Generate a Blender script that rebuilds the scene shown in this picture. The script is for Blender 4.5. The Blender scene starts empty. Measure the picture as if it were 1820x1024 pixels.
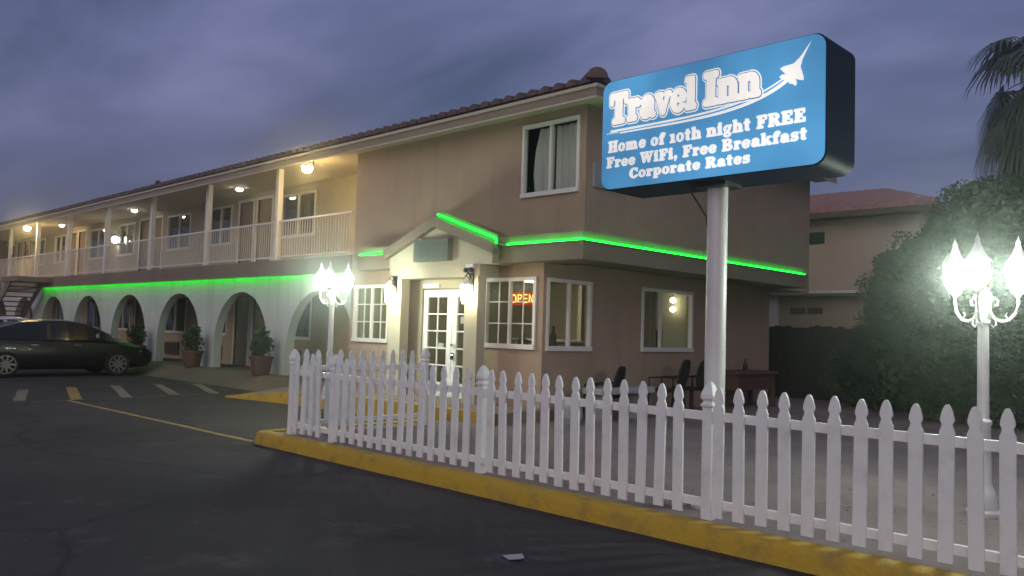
import bpy, math, random
from mathutils import Vector, Matrix
random.seed(7)
sc = bpy.context.scene
COL = sc.collection
R = math.radians
PI = math.pi

# ---------------------------------------------------------------- camera
AZ, PITCH, ROLL = R(45.7), R(3.05), R(1.75)
fw = Vector((-math.cos(AZ), math.sin(AZ), 0)); rt = Vector((math.sin(AZ), math.cos(AZ), 0)); up = Vector((0, 0, 1))
F = fw * math.cos(PITCH) + up * math.sin(PITCH)
U = up * math.cos(PITCH) - fw * math.sin(PITCH)
RC = rt * math.cos(ROLL) + U * math.sin(ROLL)
UC = U * math.cos(ROLL) - rt * math.sin(ROLL)
cd = bpy.data.cameras.new('camera'); cam = bpy.data.objects.new('camera', cd); COL.objects.link(cam)
m = Matrix((RC, UC, -F)).transposed().to_4x4(); m.translation = Vector((0, 0, 1.5))
cam.matrix_world = m
cd.sensor_width = 36; cd.lens = 36 * 1465 / 1820; cd.clip_end = 2000; cd.clip_start = 0.05
sc.camera = cam

# ---------------------------------------------------------------- sky, sun, exposure
sc.view_settings.view_transform = 'Standard'; sc.view_settings.look = 'None'
sc.view_settings.exposure = 0.12; sc.view_settings.gamma = 1.0
SUN_EL, SUN_AZ = R(24), (0.38, -1.0)          # low light behind the camera, along the street
w = bpy.data.worlds.new('World'); sc.world = w; w.use_nodes = True
nt = w.node_tree; N = nt.nodes; LK = nt.links; N.clear()
def wn(t, **k):
    n = N.new(t)
    for a, b in k.items(): setattr(n, a, b)
    return n
out = wn('ShaderNodeOutputWorld'); bg = wn('ShaderNodeBackground'); LK.new(bg.outputs[0], out.inputs[0])
sky = wn('ShaderNodeTexSky', sky_type='NISHITA', sun_disc=False)
sky.sun_elevation = R(1.5); sky.sun_rotation = math.atan2(SUN_AZ[0], SUN_AZ[1]); sky.air_density = 1.4; sky.dust_density = 2.0; sky.ozone_density = 3.0
tc = wn('ShaderNodeTexCoord'); sep = wn('ShaderNodeSeparateXYZ'); LK.new(tc.outputs['Generated'], sep.inputs[0])
def wmath(op, a, b=None, clamp=False):
    n = wn('ShaderNodeMath', operation=op); n.use_clamp = clamp
    for i, v in enumerate((a, b)):
        if v is None: continue
        if isinstance(v, (int, float)): n.inputs[i].default_value = v
        else: LK.new(v, n.inputs[i])
    return n.outputs[0]
zz = wmath('ADD', wmath('MAXIMUM', sep.outputs[2], 0.0), 0.16)
cx = wmath('DIVIDE', sep.outputs[0], zz); cy = wmath('DIVIDE', sep.outputs[1], zz)
cmb = wn('ShaderNodeCombineXYZ'); LK.new(cx, cmb.inputs[0]); LK.new(cy, cmb.inputs[1])
mp = wn('ShaderNodeMapping'); LK.new(cmb.outputs[0], mp.inputs[0]); mp.inputs['Rotation'].default_value = (0, 0, R(38)); mp.inputs['Scale'].default_value = (0.55, 1.15, 1)
n1 = wn('ShaderNodeTexNoise'); n1.inputs['Scale'].default_value = 1.5; n1.inputs['Detail'].default_value = 7; n1.inputs['Roughness'].default_value = 0.56; n1.inputs['Distortion'].default_value = 0.25
LK.new(mp.outputs[0], n1.inputs['Vector'])
cr = wn('ShaderNodeValToRGB'); LK.new(n1.outputs['Fac'], cr.inputs[0])
e = cr.color_ramp.elements
e[0].position = 0.34; e[0].color = (0.055, 0.067, 0.142, 1); e[1].position = 0.70; e[1].color = (0.200, 0.202, 0.372, 1)
k = e.new(0.52); k.color = (0.114, 0.122, 0.246, 1)
# thinner, bluer cloud towards the horizon
hz = wn('ShaderNodeMix', data_type='RGBA'); LK.new(wmath('SUBTRACT', 1.0, wmath('MULTIPLY', sep.outputs[2], 3.2), True), hz.inputs['Factor'])
LK.new(cr.outputs[0], hz.inputs[6]); hz.inputs[7].default_value = (0.105, 0.125, 0.225, 1)
hm = wn('ShaderNodeMix', data_type='RGBA'); hm.inputs['Factor'].default_value = 0.45
LK.new(cr.outputs[0], hm.inputs[6]); LK.new(hz.outputs[2], hm.inputs[7])
sk = wn('ShaderNodeMix', data_type='RGBA', blend_type='ADD'); sk.inputs['Factor'].default_value = 0.05
LK.new(hm.outputs[2], sk.inputs[6]); LK.new(sky.outputs[0], sk.inputs[7])
LK.new(sk.outputs[2], bg.inputs[0]); bg.inputs[1].default_value = 1.0
sd = bpy.data.lights.new('sun', 'SUN'); so = bpy.data.objects.new('sun', sd); COL.objects.link(so)
sd.energy = 0.86; sd.angle = R(55); sd.color = (1.0, 0.89, 0.80)
sv = Vector((SUN_AZ[0], SUN_AZ[1], 0)).normalized() * math.cos(SUN_EL) + Vector((0, 0, math.sin(SUN_EL)))
so.rotation_euler = sv.to_track_quat('Z', 'Y').to_euler()

# ---------------------------------------------------------------- materials
MATS = {}
def mat(name, col, rough=0.6, metal=0.0, noise=None, bump=None, emit=None, estr=0.0, spec=0.5, coat=0.0):
    """noise=(scale, colour2, lo, hi): second colour patches; bump=(scale, strength)"""
    mm = bpy.data.materials.new(name); mm.use_nodes = True
    t = mm.node_tree; b = t.nodes['Principled BSDF']; L = t.links
    b.inputs['Base Color'].default_value = (*col, 1); b.inputs['Roughness'].default_value = rough
    b.inputs['Metallic'].default_value = metal; b.inputs['Specular IOR Level'].default_value = spec
    b.inputs['Coat Weight'].default_value = coat
    tcx = t.nodes.new('ShaderNodeTexCoord')
    if noise:
        n = t.nodes.new('ShaderNodeTexNoise'); n.inputs['Scale'].default_value = noise[0]; n.inputs['Detail'].default_value = 8; n.inputs['Roughness'].default_value = 0.62
        L.new(tcx.outputs['Object'], n.inputs['Vector'])
        r = t.nodes.new('ShaderNodeValToRGB'); r.color_ramp.elements[0].position = noise[2]; r.color_ramp.elements[1].position = noise[3]
        r.color_ramp.elements[0].color = (*col, 1); r.color_ramp.elements[1].color = (*noise[1], 1)
        L.new(n.outputs['Fac'], r.inputs[0]); L.new(r.outputs[0], b.inputs['Base Color'])
    if bump:
        n = t.nodes.new('ShaderNodeTexNoise'); n.inputs['Scale'].default_value = bump[0]; n.inputs['Detail'].default_value = 6
        L.new(tcx.outputs['Object'], n.inputs['Vector'])
        bp = t.nodes.new('ShaderNodeBump'); bp.inputs['Strength'].default_value = bump[1]; bp.inputs['Distance'].default_value = 0.02
        L.new(n.outputs['Fac'], bp.inputs['Height']); L.new(bp.outputs[0], b.inputs['Normal'])
    if emit:
        b.inputs['Emission Color'].default_value = (*emit, 1); b.inputs['Emission Strength'].default_value = estr
    MATS[name] = mm
    return mm
def emis(name, col, s):
    mm = bpy.data.materials.new(name); mm.use_nodes = True; t = mm.node_tree; t.nodes.clear()
    o = t.nodes.new('ShaderNodeOutputMaterial'); e_ = t.nodes.new('ShaderNodeEmission')
    e_.inputs[0].default_value = (*col, 1); e_.inputs[1].default_value = s; t.links.new(e_.outputs[0], o.inputs[0])
    MATS[name] = mm; return mm
def glassm(name, tint, gl=0.10, gc=0.9, pwr=4.0):
    mm = bpy.data.materials.new(name); mm.use_nodes = True; t = mm.node_tree; t.nodes.clear()
    o = t.nodes.new('ShaderNodeOutputMaterial'); mx = t.nodes.new('ShaderNodeMixShader')
    tr = t.nodes.new('ShaderNodeBsdfTransparent'); tr.inputs[0].default_value = (*tint, 1)
    g = t.nodes.new('ShaderNodeBsdfGlossy'); g.inputs['Roughness'].default_value = 0.03; g.inputs[0].default_value = (gc, gc, gc, 1)
    lw = t.nodes.new('ShaderNodeLayerWeight'); lw.inputs[0].default_value = 0.5
    pw = t.nodes.new('ShaderNodeMath'); pw.operation = 'POWER'; pw.inputs[1].default_value = pwr
    ad = t.nodes.new('ShaderNodeMath'); ad.operation = 'ADD'; ad.inputs[1].default_value = gl; ad.use_clamp = True
    t.links.new(lw.outputs['Facing'], pw.inputs[0]); t.links.new(pw.outputs[0], ad.inputs[0]); t.links.new(ad.outputs[0], mx.inputs[0])
    t.links.new(tr.outputs[0], mx.inputs[1]); t.links.new(g.outputs[0], mx.inputs[2]); t.links.new(mx.outputs[0], o.inputs[0])
    MATS[name] = mm; return mm

def stained(name, c0, c1, c2, bs=40):
    """stucco with soft patches, faint run-down streaks and fine grain"""
    mm = mat(name, c0, 0.9, noise=(0.8, c1, 0.36, 0.68), bump=(bs, 0.45)); t = mm.node_tree; L = t.links; b = t.nodes['Principled BSDF']
    src = b.inputs['Base Color'].links[0].from_socket; tcx = t.nodes.new('ShaderNodeTexCoord')
    mp_ = t.nodes.new('ShaderNodeMapping'); mp_.inputs['Scale'].default_value = (3.2, 3.2, 0.28); L.new(tcx.outputs['Object'], mp_.inputs[0])
    n = t.nodes.new('ShaderNodeTexNoise'); n.inputs['Scale'].default_value = 1.0; n.inputs['Detail'].default_value = 7; n.inputs['Roughness'].default_value = 0.65; L.new(mp_.outputs[0], n.inputs['Vector'])
    r = t.nodes.new('ShaderNodeValToRGB'); r.color_ramp.elements[0].position = .52; r.color_ramp.elements[1].position = .74; r.color_ramp.elements[0].color = (0, 0, 0, 1); r.color_ramp.elements[1].color = (.75, .75, .75, 1); L.new(n.outputs['Fac'], r.inputs[0])
    x = t.nodes.new('ShaderNodeMix'); x.data_type = 'RGBA'; L.new(r.outputs[0], x.inputs[0]); L.new(src, x.inputs[6]); x.inputs[7].default_value = (*c2, 1); L.new(x.outputs[2], b.inputs['Base Color'])
    return mm
STUCCO = stained('stucco', (0.43, 0.305, 0.222), (0.36, 0.255, 0.188), (0.30, 0.215, 0.16))
CREAM = mat('cream_stucco', (0.50, 0.44, 0.33), 0.85, noise=(1.3, (0.43, 0.375, 0.28), 0.4, 0.7), bump=(42, 0.3))
ARCHW = stained('white_stucco', (0.66, 0.65, 0.63), (0.56, 0.55, 0.53), (0.42, 0.41, 0.39), 30)
LEDGEM = mat('ledge_paint', (0.255, 0.19, 0.145), 0.8, noise=(1.2, (0.20, 0.15, 0.115), 0.4, 0.7), bump=(25, 0.2))
FASC = mat('fascia_paint', (0.30, 0.235, 0.185), 0.75, noise=(2, (0.25, 0.19, 0.15), 0.4, 0.7))
TRIM = mat('trim_paint', (0.55, 0.46, 0.37), 0.6)
SOFFIT = mat('soffit', (0.52, 0.45, 0.34), 0.85, noise=(1.5, (0.46, 0.39, 0.30), 0.4, 0.7))
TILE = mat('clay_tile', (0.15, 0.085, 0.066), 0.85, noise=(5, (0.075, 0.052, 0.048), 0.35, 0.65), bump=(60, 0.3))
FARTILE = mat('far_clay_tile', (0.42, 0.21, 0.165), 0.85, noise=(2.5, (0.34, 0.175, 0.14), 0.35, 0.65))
WHITE = mat('white_paint', (0.83, 0.82, 0.80), 0.5, noise=(5, (0.64, 0.62, 0.59), 0.52, 0.80), bump=(18, 0.15))
FRAME = mat('white_frame', (0.76, 0.72, 0.68), 0.45)
DOORM = mat('door_paint', (0.27, 0.19, 0.125), 0.5, noise=(3, (0.22, 0.155, 0.10), 0.4, 0.7))
DARKM = mat('dark_metal', (0.025, 0.025, 0.027), 0.45, 0.4)
GLASS = glassm('window_glass', (0.88, 0.91, 0.88), 0.0, 0.45, 5.5)
DARKGL = glassm('room_glass', (0.55, 0.62, 0.60), 0.10)
CURT = mat('curtain', (0.62, 0.57, 0.58), 0.9)
CURTB = mat('brown_shade', (0.34, 0.25, 0.19), 0.9)
CURTD = mat('dull_curtain', (0.30, 0.26, 0.21), 0.9)
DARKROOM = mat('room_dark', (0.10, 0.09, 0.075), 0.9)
ROOMW = mat('room_wall', (0.42, 0.38, 0.30), 0.9)
CABN = mat('sign_cabinet', (0.006, 0.010, 0.026), 0.62, spec=0.15)
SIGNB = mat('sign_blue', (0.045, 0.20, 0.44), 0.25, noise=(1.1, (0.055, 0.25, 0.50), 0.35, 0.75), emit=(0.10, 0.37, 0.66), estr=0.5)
def uneven(mm, sc_, lo, hi):      # noise painted into the emission stands in for patchy light from inner tubes
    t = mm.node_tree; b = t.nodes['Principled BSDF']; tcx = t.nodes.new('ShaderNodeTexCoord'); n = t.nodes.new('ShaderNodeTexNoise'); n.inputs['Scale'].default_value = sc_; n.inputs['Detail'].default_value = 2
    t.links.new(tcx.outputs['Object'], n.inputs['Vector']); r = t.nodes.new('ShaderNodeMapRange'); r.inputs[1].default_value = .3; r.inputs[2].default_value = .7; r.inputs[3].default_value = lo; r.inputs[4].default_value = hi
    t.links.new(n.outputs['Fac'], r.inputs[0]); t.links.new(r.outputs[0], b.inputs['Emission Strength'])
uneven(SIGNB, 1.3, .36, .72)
SIGNW = mat('sign_white', (0.80, 0.79, 0.77), 0.4, emit=(1.0, 0.955, 0.86), estr=0.58)
uneven(SIGNW, 1.3, .42, .85)
SIGNO = mat('sign_outline', (0.045, 0.16, 0.34), 0.4, emit=(0.05, 0.22, 0.5), estr=0.3)
POLEM = mat('pole_paint', (0.66, 0.63, 0.62), 0.42, noise=(3.5, (0.56, 0.53, 0.52), 0.45, 0.75))
YELLOW = mat('kerb_yellow', (0.53, 0.335, 0.03), 0.75, noise=(4.5, (0.27, 0.18, 0.06), 0.50, 0.76), bump=(30, 0.6))
LINEY = mat('line_yellow', (0.40, 0.29, 0.08), 0.8, noise=(6, (0.14, 0.11, 0.06), 0.42, 0.72))
LINEW = mat('line_worn', (0.28, 0.25, 0.17), 0.8, noise=(5, (0.10, 0.09, 0.075), 0.40, 0.70))
LEDG = emis('green_light', (0.002, 1.0, 0.02), 13.0)
WARM = emis('warm_lamp', (1.0, 0.72, 0.30), 260.0)
CEILL = emis('ceiling_lamp', (1.0, 0.93, 0.75), 30.0)
LANT = emis('lantern_glow', (1.0, 0.86, 0.52), 55.0)
GLOBE = emis('globe_glow', (0.84, 1.0, 0.82), 160.0)
NEON = emis('neon_yellow', (1.0, 0.62, 0.10), 3.2)
NEONR = emis('neon_red', (0.9, 0.05, 0.02), 0.55)
BULB = emis('bulb', (1.0, 0.92, 0.6), 9.0)
LEAFD = mat('hedge_leaf', (0.022, 0.048, 0.017), 0.65, noise=(1.0, (0.045, 0.08, 0.03), 0.38, 0.66), spec=0.25)
LEAFP = mat('palm_leaf', (0.055, 0.08, 0.045), 0.6, noise=(2, (0.10, 0.10, 0.06), 0.4, 0.65))
LEAFPOT = mat('pot_leaf', (0.025, 0.05, 0.02), 0.6)
BARK = mat('bark', (0.13, 0.085, 0.055), 0.9, noise=(8, (0.07, 0.045, 0.03), 0.4, 0.7), bump=(12, 0.6))
POTM = mat('terracotta', (0.12, 0.06, 0.048), 0.8, noise=(4, (0.09, 0.045, 0.038), 0.4, 0.7))
CONC = mat('concrete', (0.245, 0.195, 0.165), 0.9, noise=(0.8, (0.18, 0.145, 0.125), 0.35, 0.7), bump=(30, 0.3))
YARD = mat('yard_dirt', (0.29, 0.22, 0.205), 0.95, noise=(1.1, (0.19, 0.15, 0.142), 0.36, 0.7), bump=(14, 0.5))
WALK = mat('walk_concrete', (0.175, 0.13, 0.10), 0.9, noise=(0.7, (0.12, 0.09, 0.072), 0.35, 0.7), bump=(25, 0.25))
FENCEW = mat('old_wood', (0.035, 0.035, 0.028), 0.9, noise=(6, (0.02, 0.022, 0.018), 0.4, 0.7), bump=(20, 0.4))
NEIGH = mat('neighbour_stucco', (0.47, 0.36, 0.265), 0.9, noise=(0.5, (0.42, 0.315, 0.23), 0.35, 0.7), bump=(30, 0.25))
CARB = mat('car_black', (0.004, 0.006, 0.006), 0.3, spec=0.4, coat=0.15)
CARW = mat('car_white', (0.70, 0.71, 0.72), 0.3, coat=0.5)
CARG = mat('car_glass', (0.012, 0.018, 0.017), 0.08)
TYRE = mat('tyre', (0.012, 0.012, 0.012), 0.85)
RIM = mat('rim', (0.22, 0.225, 0.23), 0.4, 0.6)
CHROME = mat('chrome', (0.75, 0.76, 0.77), 0.12, 1.0)
HEADL = mat('headlight_glass', (0.4, 0.42, 0.43), 0.1, 0.3)
TAILL = mat('taillight', (0.16, 0.01, 0.01), 0.2)
PLAST = mat('dark_wicker', (0.022, 0.02, 0.017), 0.8, bump=(60, 0.5))
GREYP = mat('grey_green_panel', (0.11, 0.125, 0.105), 0.6, noise=(5, (0.13, 0.145, 0.12), 0.45, 0.7))
STONE = mat('pale_stone', (0.42, 0.39, 0.39), 0.9, noise=(6, (0.30, 0.28, 0.28), 0.4, 0.7), bump=(20, 0.4))
REDW = mat('red_brown_wood', (0.11, 0.05, 0.04), 0.8, noise=(5, (0.075, 0.035, 0.03), 0.4, 0.7))
PAPER = mat('paper', (0.42, 0.41, 0.41), 0.9)
PRINT = mat('grey_print', (0.15, 0.155, 0.15), 0.9)

def asphalt():
    mm = bpy.data.materials.new('asphalt'); mm.use_nodes = True; t = mm.node_tree; b = t.nodes['Principled BSDF']; L = t.links
    b.inputs['Roughness'].default_value = 0.85
    tcx = t.nodes.new('ShaderNodeTexCoord')
    def noise(s, d, r_=0.6):
        n = t.nodes.new('ShaderNodeTexNoise'); n.inputs['Scale'].default_value = s; n.inputs['Detail'].default_value = d; n.inputs['Roughness'].default_value = r_
        L.new(tcx.outputs['Object'], n.inputs['Vector']); return n.outputs['Fac']
    def ramp(fac, p0, c0, p1, c1):
        r = t.nodes.new('ShaderNodeValToRGB'); r.color_ramp.elements[0].position = p0; r.color_ramp.elements[0].color = (*c0, 1)
        r.color_ramp.elements[1].position = p1; r.color_ramp.elements[1].color = (*c1, 1); L.new(fac, r.inputs[0]); return r.outputs[0]
    def mix(fac, a, c, mode='MIX'):
        x = t.nodes.new('ShaderNodeMix'); x.data_type = 'RGBA'; x.blend_type = mode
        if isinstance(fac, float): x.inputs[0].default_value = fac
        else: L.new(fac, x.inputs[0])
        for i, v in ((6, a), (7, c)):
            if isinstance(v, tuple): x.inputs[i].default_value = (*v, 1)
            else: L.new(v, x.inputs[i])
        return x.outputs[2]
    base = ramp(noise(0.35, 6), 0.36, (0.034, 0.033, 0.033), 0.66, (0.062, 0.056, 0.053))
    # worn pale patches and grit
    worn = ramp(noise(1.7, 9, 0.7), 0.56, (0, 0, 0), 0.74, (1, 1, 1))
    c = mix(worn, base, (0.12, 0.106, 0.098))
    spots = ramp(noise(6.5, 6, 0.7), 0.62, (0, 0, 0), 0.72, (.8, .8, .8))
    c = mix(spots, c, (0.15, 0.135, 0.125))
    grit = ramp(noise(85, 4, 0.75), 0.38, (0.45, 0.45, 0.45), 0.66, (1.75, 1.7, 1.65))
    c = mix(0.9, c, grit, 'MULTIPLY')
    oil = ramp(noise(0.9, 5), 0.60, (1, 1, 1), 0.72, (0.45, 0.45, 0.46))
    c = mix(1.0, c, oil, 'MULTIPLY')
    # cracks
    v = t.nodes.new('ShaderNodeTexVoronoi'); v.feature = 'DISTANCE_TO_EDGE'; v.inputs['Scale'].default_value = 0.42
    dn = t.nodes.new('ShaderNodeTexNoise'); dn.inputs['Scale'].default_value = 1.6; dn.inputs['Detail'].default_value = 5; L.new(tcx.outputs['Object'], dn.inputs['Vector'])
    vm = t.nodes.new('ShaderNodeMix'); vm.data_type = 'VECTOR'; vm.inputs[0].default_value = 0.32
    L.new(tcx.outputs['Object'], vm.inputs[4]); L.new(dn.outputs['Color'], vm.inputs[5]); L.new(vm.outputs[1], v.inputs['Vector'])
    cf = ramp(v.outputs['Distance'], 0.0, (0.85, 0.85, 0.85), 0.012, (0, 0, 0))
    c = mix(cf, c, (0.014, 0.013, 0.013))
    L.new(c, b.inputs['Base Color'])
    bp = t.nodes.new('ShaderNodeBump'); bp.inputs['Strength'].default_value = 0.8; bp.inputs['Distance'].default_value = 0.012
    L.new(noise(85, 4, 0.75), bp.inputs['Height']); L.new(bp.outputs[0], b.inputs['Normal'])
    return mm
ASPH = asphalt()

# ---------------------------------------------------------------- mesh helpers
OFF = {}
class MB:
    def __init__(s): s.v = []; s.f = []
    def add(s, vs, fs):
        o = len(s.v); s.v += [tuple(p) for p in vs]; s.f += [tuple(i + o for i in f) for f in fs]; return s
    def box(s, x0, x1, y0, y1, z0, z1):
        return s.add([(x0, y0, z0), (x1, y0, z0), (x1, y1, z0), (x0, y1, z0), (x0, y0, z1), (x1, y0, z1), (x1, y1, z1), (x0, y1, z1)],
                     [(0, 3, 2, 1), (4, 5, 6, 7), (0, 1, 5, 4), (1, 2, 6, 5), (2, 3, 7, 6), (3, 0, 4, 7)])
    def quad(s, a, b, c, d): return s.add([a, b, c, d], [(0, 1, 2, 3)])
    def lathe(s, prof, c=(0, 0, 0), n=16, ph=0.0):
        vs = []; fs = []
        for r, z in prof:
            for i in range(n):
                a = 2 * PI * i / n + ph; vs.append((c[0] + r * math.cos(a), c[1] + r * math.sin(a), c[2] + z))
        for j in range(len(prof) - 1):
            for i in range(n):
                k2 = (i + 1) % n; fs.append((j * n + i, j * n + k2, (j + 1) * n + k2, (j + 1) * n + i))
        fs.append(tuple(range(n - 1, -1, -1))); fs.append(tuple((len(prof) - 1) * n + i for i in range(n)))
        return s.add(vs, fs)
    def tube(s, pts, r, n=8, caps=True):
        pts = [Vector(p) for p in pts]; rr = r if isinstance(r, (list, tuple)) else [r] * len(pts)
        vs = []; fs = []
        for i, p in enumerate(pts):
            t = (pts[min(i + 1, len(pts) - 1)] - pts[max(i - 1, 0)]).normalized()
            a = Vector((0, 0, 1)) if abs(t.z) < 0.9 else Vector((1, 0, 0))
            u_ = t.cross(a).normalized(); v_ = t.cross(u_)
            for q in range(n):
                an = 2 * PI * q / n; vs.append(p + (u_ * math.cos(an) + v_ * math.sin(an)) * rr[i])
        for i in range(len(pts) - 1):
            for q in range(n):
                k2 = (q + 1) % n; fs.append((i * n + q, (i + 1) * n + q, (i + 1) * n + k2, i * n + k2))
        if caps: fs += [tuple(range(n)), tuple((len(pts) - 1) * n + q for q in range(n - 1, -1, -1))]
        return s.add(vs, fs)
    def prism(s, poly, d0, d1, fn):
        """poly 2D (u,v) -> fn(u,v,d); closed solid between depth d0 and d1"""
        n = len(poly); vs = [fn(u_, v_, d0) for u_, v_ in poly] + [fn(u_, v_, d1) for u_, v_ in poly]
        fs = [tuple(range(n)), tuple(range(2 * n - 1, n - 1, -1))] + [(i, i + n, (i + 1) % n + n, (i + 1) % n) for i in range(n)]
        return s.add(vs, fs)
    def build(s, name, material, parent=None, smooth=False, bevel=0.0):
        me = bpy.data.meshes.new(name); o = bpy.data.objects.new(name, me); COL.objects.link(o)
        off = (0, 0, 0)
        if parent is not None: o.parent = parent; off = OFF.get(parent.name, (0, 0, 0)); OFF[o.name] = off
        me.from_pydata([(p[0] - off[0], p[1] - off[1], p[2] - off[2]) for p in s.v], [], s.f)
        me.validate(); me.update()
        me.materials.append(material)
        if smooth:
            for p in me.polygons: p.use_smooth = True
            me.set_sharp_from_angle(angle=R(40))
        if bevel:
            b = o.modifiers.new('bevel', 'BEVEL'); b.width = bevel; b.segments = 2; b.limit_method = 'ANGLE'
        return o
def tag(o, label=None, cat=None, group=None, kind=None):
    for k2, v in (('label', label), ('category', cat), ('group', group), ('kind', kind)):
        if v: o[k2] = v
    return o
def thing(name, loc, label, cat, group=None):
    o = bpy.data.objects.new(name, None); COL.objects.link(o); o.location = loc; o.empty_display_size = 0.2
    OFF[o.name] = tuple(loc); return tag(o, label, cat, group)
def sub(name, parent):                # an intermediate part that only holds sub-parts is a mesh, so none needed here
    return parent
def copy_tree(o, parent=None):
    c = o.copy(); COL.objects.link(c)
    if parent is not None: c.parent = parent
    for ch in [q for q in bpy.data.objects if q.parent == o]: copy_tree(ch, c)
    return c
def wall_panel(mb, axis, c, outn, u0, u1, z0, z1, ops, depth):
    """flat wall with rectangular openings and reveals. axis 'x': u is x, plane y=c; axis 'y': u is y, plane x=c"""
    P = (lambda u_, z, d: (u_, c - outn * d, z)) if axis == 'x' else (lambda u_, z, d: (c - outn * d, u_, z))
    us = sorted({u0, u1, *[q for o in ops for q in o[:2]]}); zs = sorted({z0, z1, *[q for o in ops for q in o[2:]]})
    for i in range(len(us) - 1):
        for j in range(len(zs) - 1):
            um, zm = (us[i] + us[i + 1]) / 2, (zs[j] + zs[j + 1]) / 2
            if any(o[0] < um < o[1] and o[2] < zm < o[3] for o in ops): continue
            mb.quad(P(us[i], zs[j], 0), P(us[i + 1], zs[j], 0), P(us[i + 1], zs[j + 1], 0), P(us[i], zs[j + 1], 0))
    for a, b, c0, c1 in ops:
        mb.quad(P(a, c0, 0), P(b, c0, 0), P(b, c0, depth), P(a, c0, depth)); mb.quad(P(a, c1, 0), P(b, c1, 0), P(b, c1, depth), P(a, c1, depth))
        mb.quad(P(a, c0, 0), P(a, c1, 0), P(a, c1, depth), P(a, c0, depth)); mb.quad(P(b, c0, 0), P(b, c1, 0), P(b, c1, depth), P(b, c0, depth))
def abox(mb, axis, c, outn, u0, u1, z0, z1, d0, d1):
    """box on a wall plane, from depth d0 to d1 (positive = proud of the wall)"""
    a, b = sorted((c + outn * d0, c + outn * d1))
    return mb.box(u0, u1, a, b, z0, z1) if axis == 'x' else mb.box(a, b, u0, u1, z0, z1)

# ================================================================ GROUND
g = MB(); g.add([(-400, -400, 0), (400, -400, 0), (400, 400, 0), (-400, 400, 0)], [(0, 1, 2, 3)])
tag(g.build('road', ASPH), kind='structure')
# yard behind the picket fence
ya = MB(); ya.prism([(-9.52, 5.44), (14, 5.44), (14, 40), (-9.35, 40), (-9.35, 8.36), (-9.52, 8.36)], -0.2, 0.13, lambda a, b, d: (a, b, d))
tag(ya.build('yard', YARD), kind='structure')
# apron that ramps up to the arcade walk
ap = MB()
ap.add([(-60, 9.3, -0.05), (-15.9, 9.3, -0.05), (-15.9, 9.3, 0.006), (-60, 9.3, 0.006), (-60, 9.95, 0.29), (-15.9, 9.95, 0.29), (-60, 11.85, 0.29), (-15.9, 11.85, 0.29), (-60, 11.85, -0.05), (-15.9, 11.85, -0.05)],
       [(0, 1, 2, 3), (3, 2, 5, 4), (4, 5, 7, 6), (0, 3, 4, 6, 8), (1, 9, 7, 5, 2)])
tag(ap.build('walkway', WALK), kind='structure')
# raised platform before the office door
pl = MB()
front = [(-15.9, 8.02, 0.03), (-15.0, 8.2, 0.14), (-13.8, 8.36, 0.24), (-12, 8.42, 0.30), (-8.6, 8.42, 0.30)]
vs = [(x, y + 0.13, z - 0.004) for x, y, z in front] + [(x, 10.6, max(z, 0.29) + 0.006) for x, y, z in front]
n_ = len(front); pl.add(vs + [(x, y, -0.1) for x, y, z in vs], [(i, i + 1, i + 1 + n_, i + n_) for i in range(n_ - 1)] + [(n_ - 1, 2 * n_ - 1, 4 * n_ - 1, 3 * n_ - 1), (0, n_, 3 * n_, 2 * n_)])
tag(pl.build('platform', CONC), kind='structure')
ke = MB()
for i in range(n_ - 1):
    (x0, y0, z0), (x1, y1, z1) = front[i], front[i + 1]
    ke.add([(x0, y0, -0.05), (x1, y1, -0.05), (x1, y1 + 0.02, z1), (x0, y0 + 0.02, z0), (x0, y0 + 0.15, z0), (x1, y1 + 0.15, z1), (x0, y0 + 0.15, -0.05), (x1, y1 + 0.15, -0.05)],
           [(0, 1, 2, 3), (3, 2, 5, 4), (4, 5, 7, 6)] + ([(0, 3, 4, 6)] if i == 0 else []) + ([(1, 7, 5, 2)] if i == n_ - 2 else []))
tag(ke.build('kerb', YELLOW), kind='structure')
# long yellow kerb of the fenced island, with a rounded nose at its free end
kb = MB(); prof = [(0.0, -0.05), (0.012, 0.10), (0.022, 0.135), (0.045, 0.152), (0.19, 0.155), (0.205, 0.15), (0.205, -0.05)]
path = [(14.0, 5.255)] + [(x * 1.0, 5.255 + random.uniform(-0.008, 0.008)) for x in [9, 5, 2, 0, -1, -2, -3, -4, -5, -6, -7, -8, -9]]
for a in range(0, 91, 15): path.append((-9.50 - 0.22 * math.sin(R(a)), 5.475 - 0.22 * math.cos(R(a))))
path += [(-9.72, 6.4), (-9.72, 7.2), (-9.72, 8.1)]
rows = []
for i, (x, y) in enumerate(path):
    a = path[max(i - 1, 0)]; b = path[min(i + 1, len(path) - 1)]
    t = Vector((b[0] - a[0], b[1] - a[1])).normalized(); nn = Vector((t.y, -t.x))     # inward normal (right of travel to -x = +y)
    rows.append([(x + nn.x * p, y + nn.y * p, z + (random.uniform(-0.004, 0.004) if z > 0 else 0)) for p, z in prof])
np_ = len(prof); kb.add([q for r_ in rows for q in r_], [(i * np_ + j, i * np_ + j + 1, (i + 1) * np_ + j + 1, (i + 1) * np_ + j) for i in range(len(rows) - 1) for j in range(np_ - 1)] + [tuple(range(np_)), tuple((len(rows) - 1) * np_ + j for j in range(np_))])
tag(kb.build('island_kerb', YELLOW, smooth=True), kind='structure')

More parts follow.
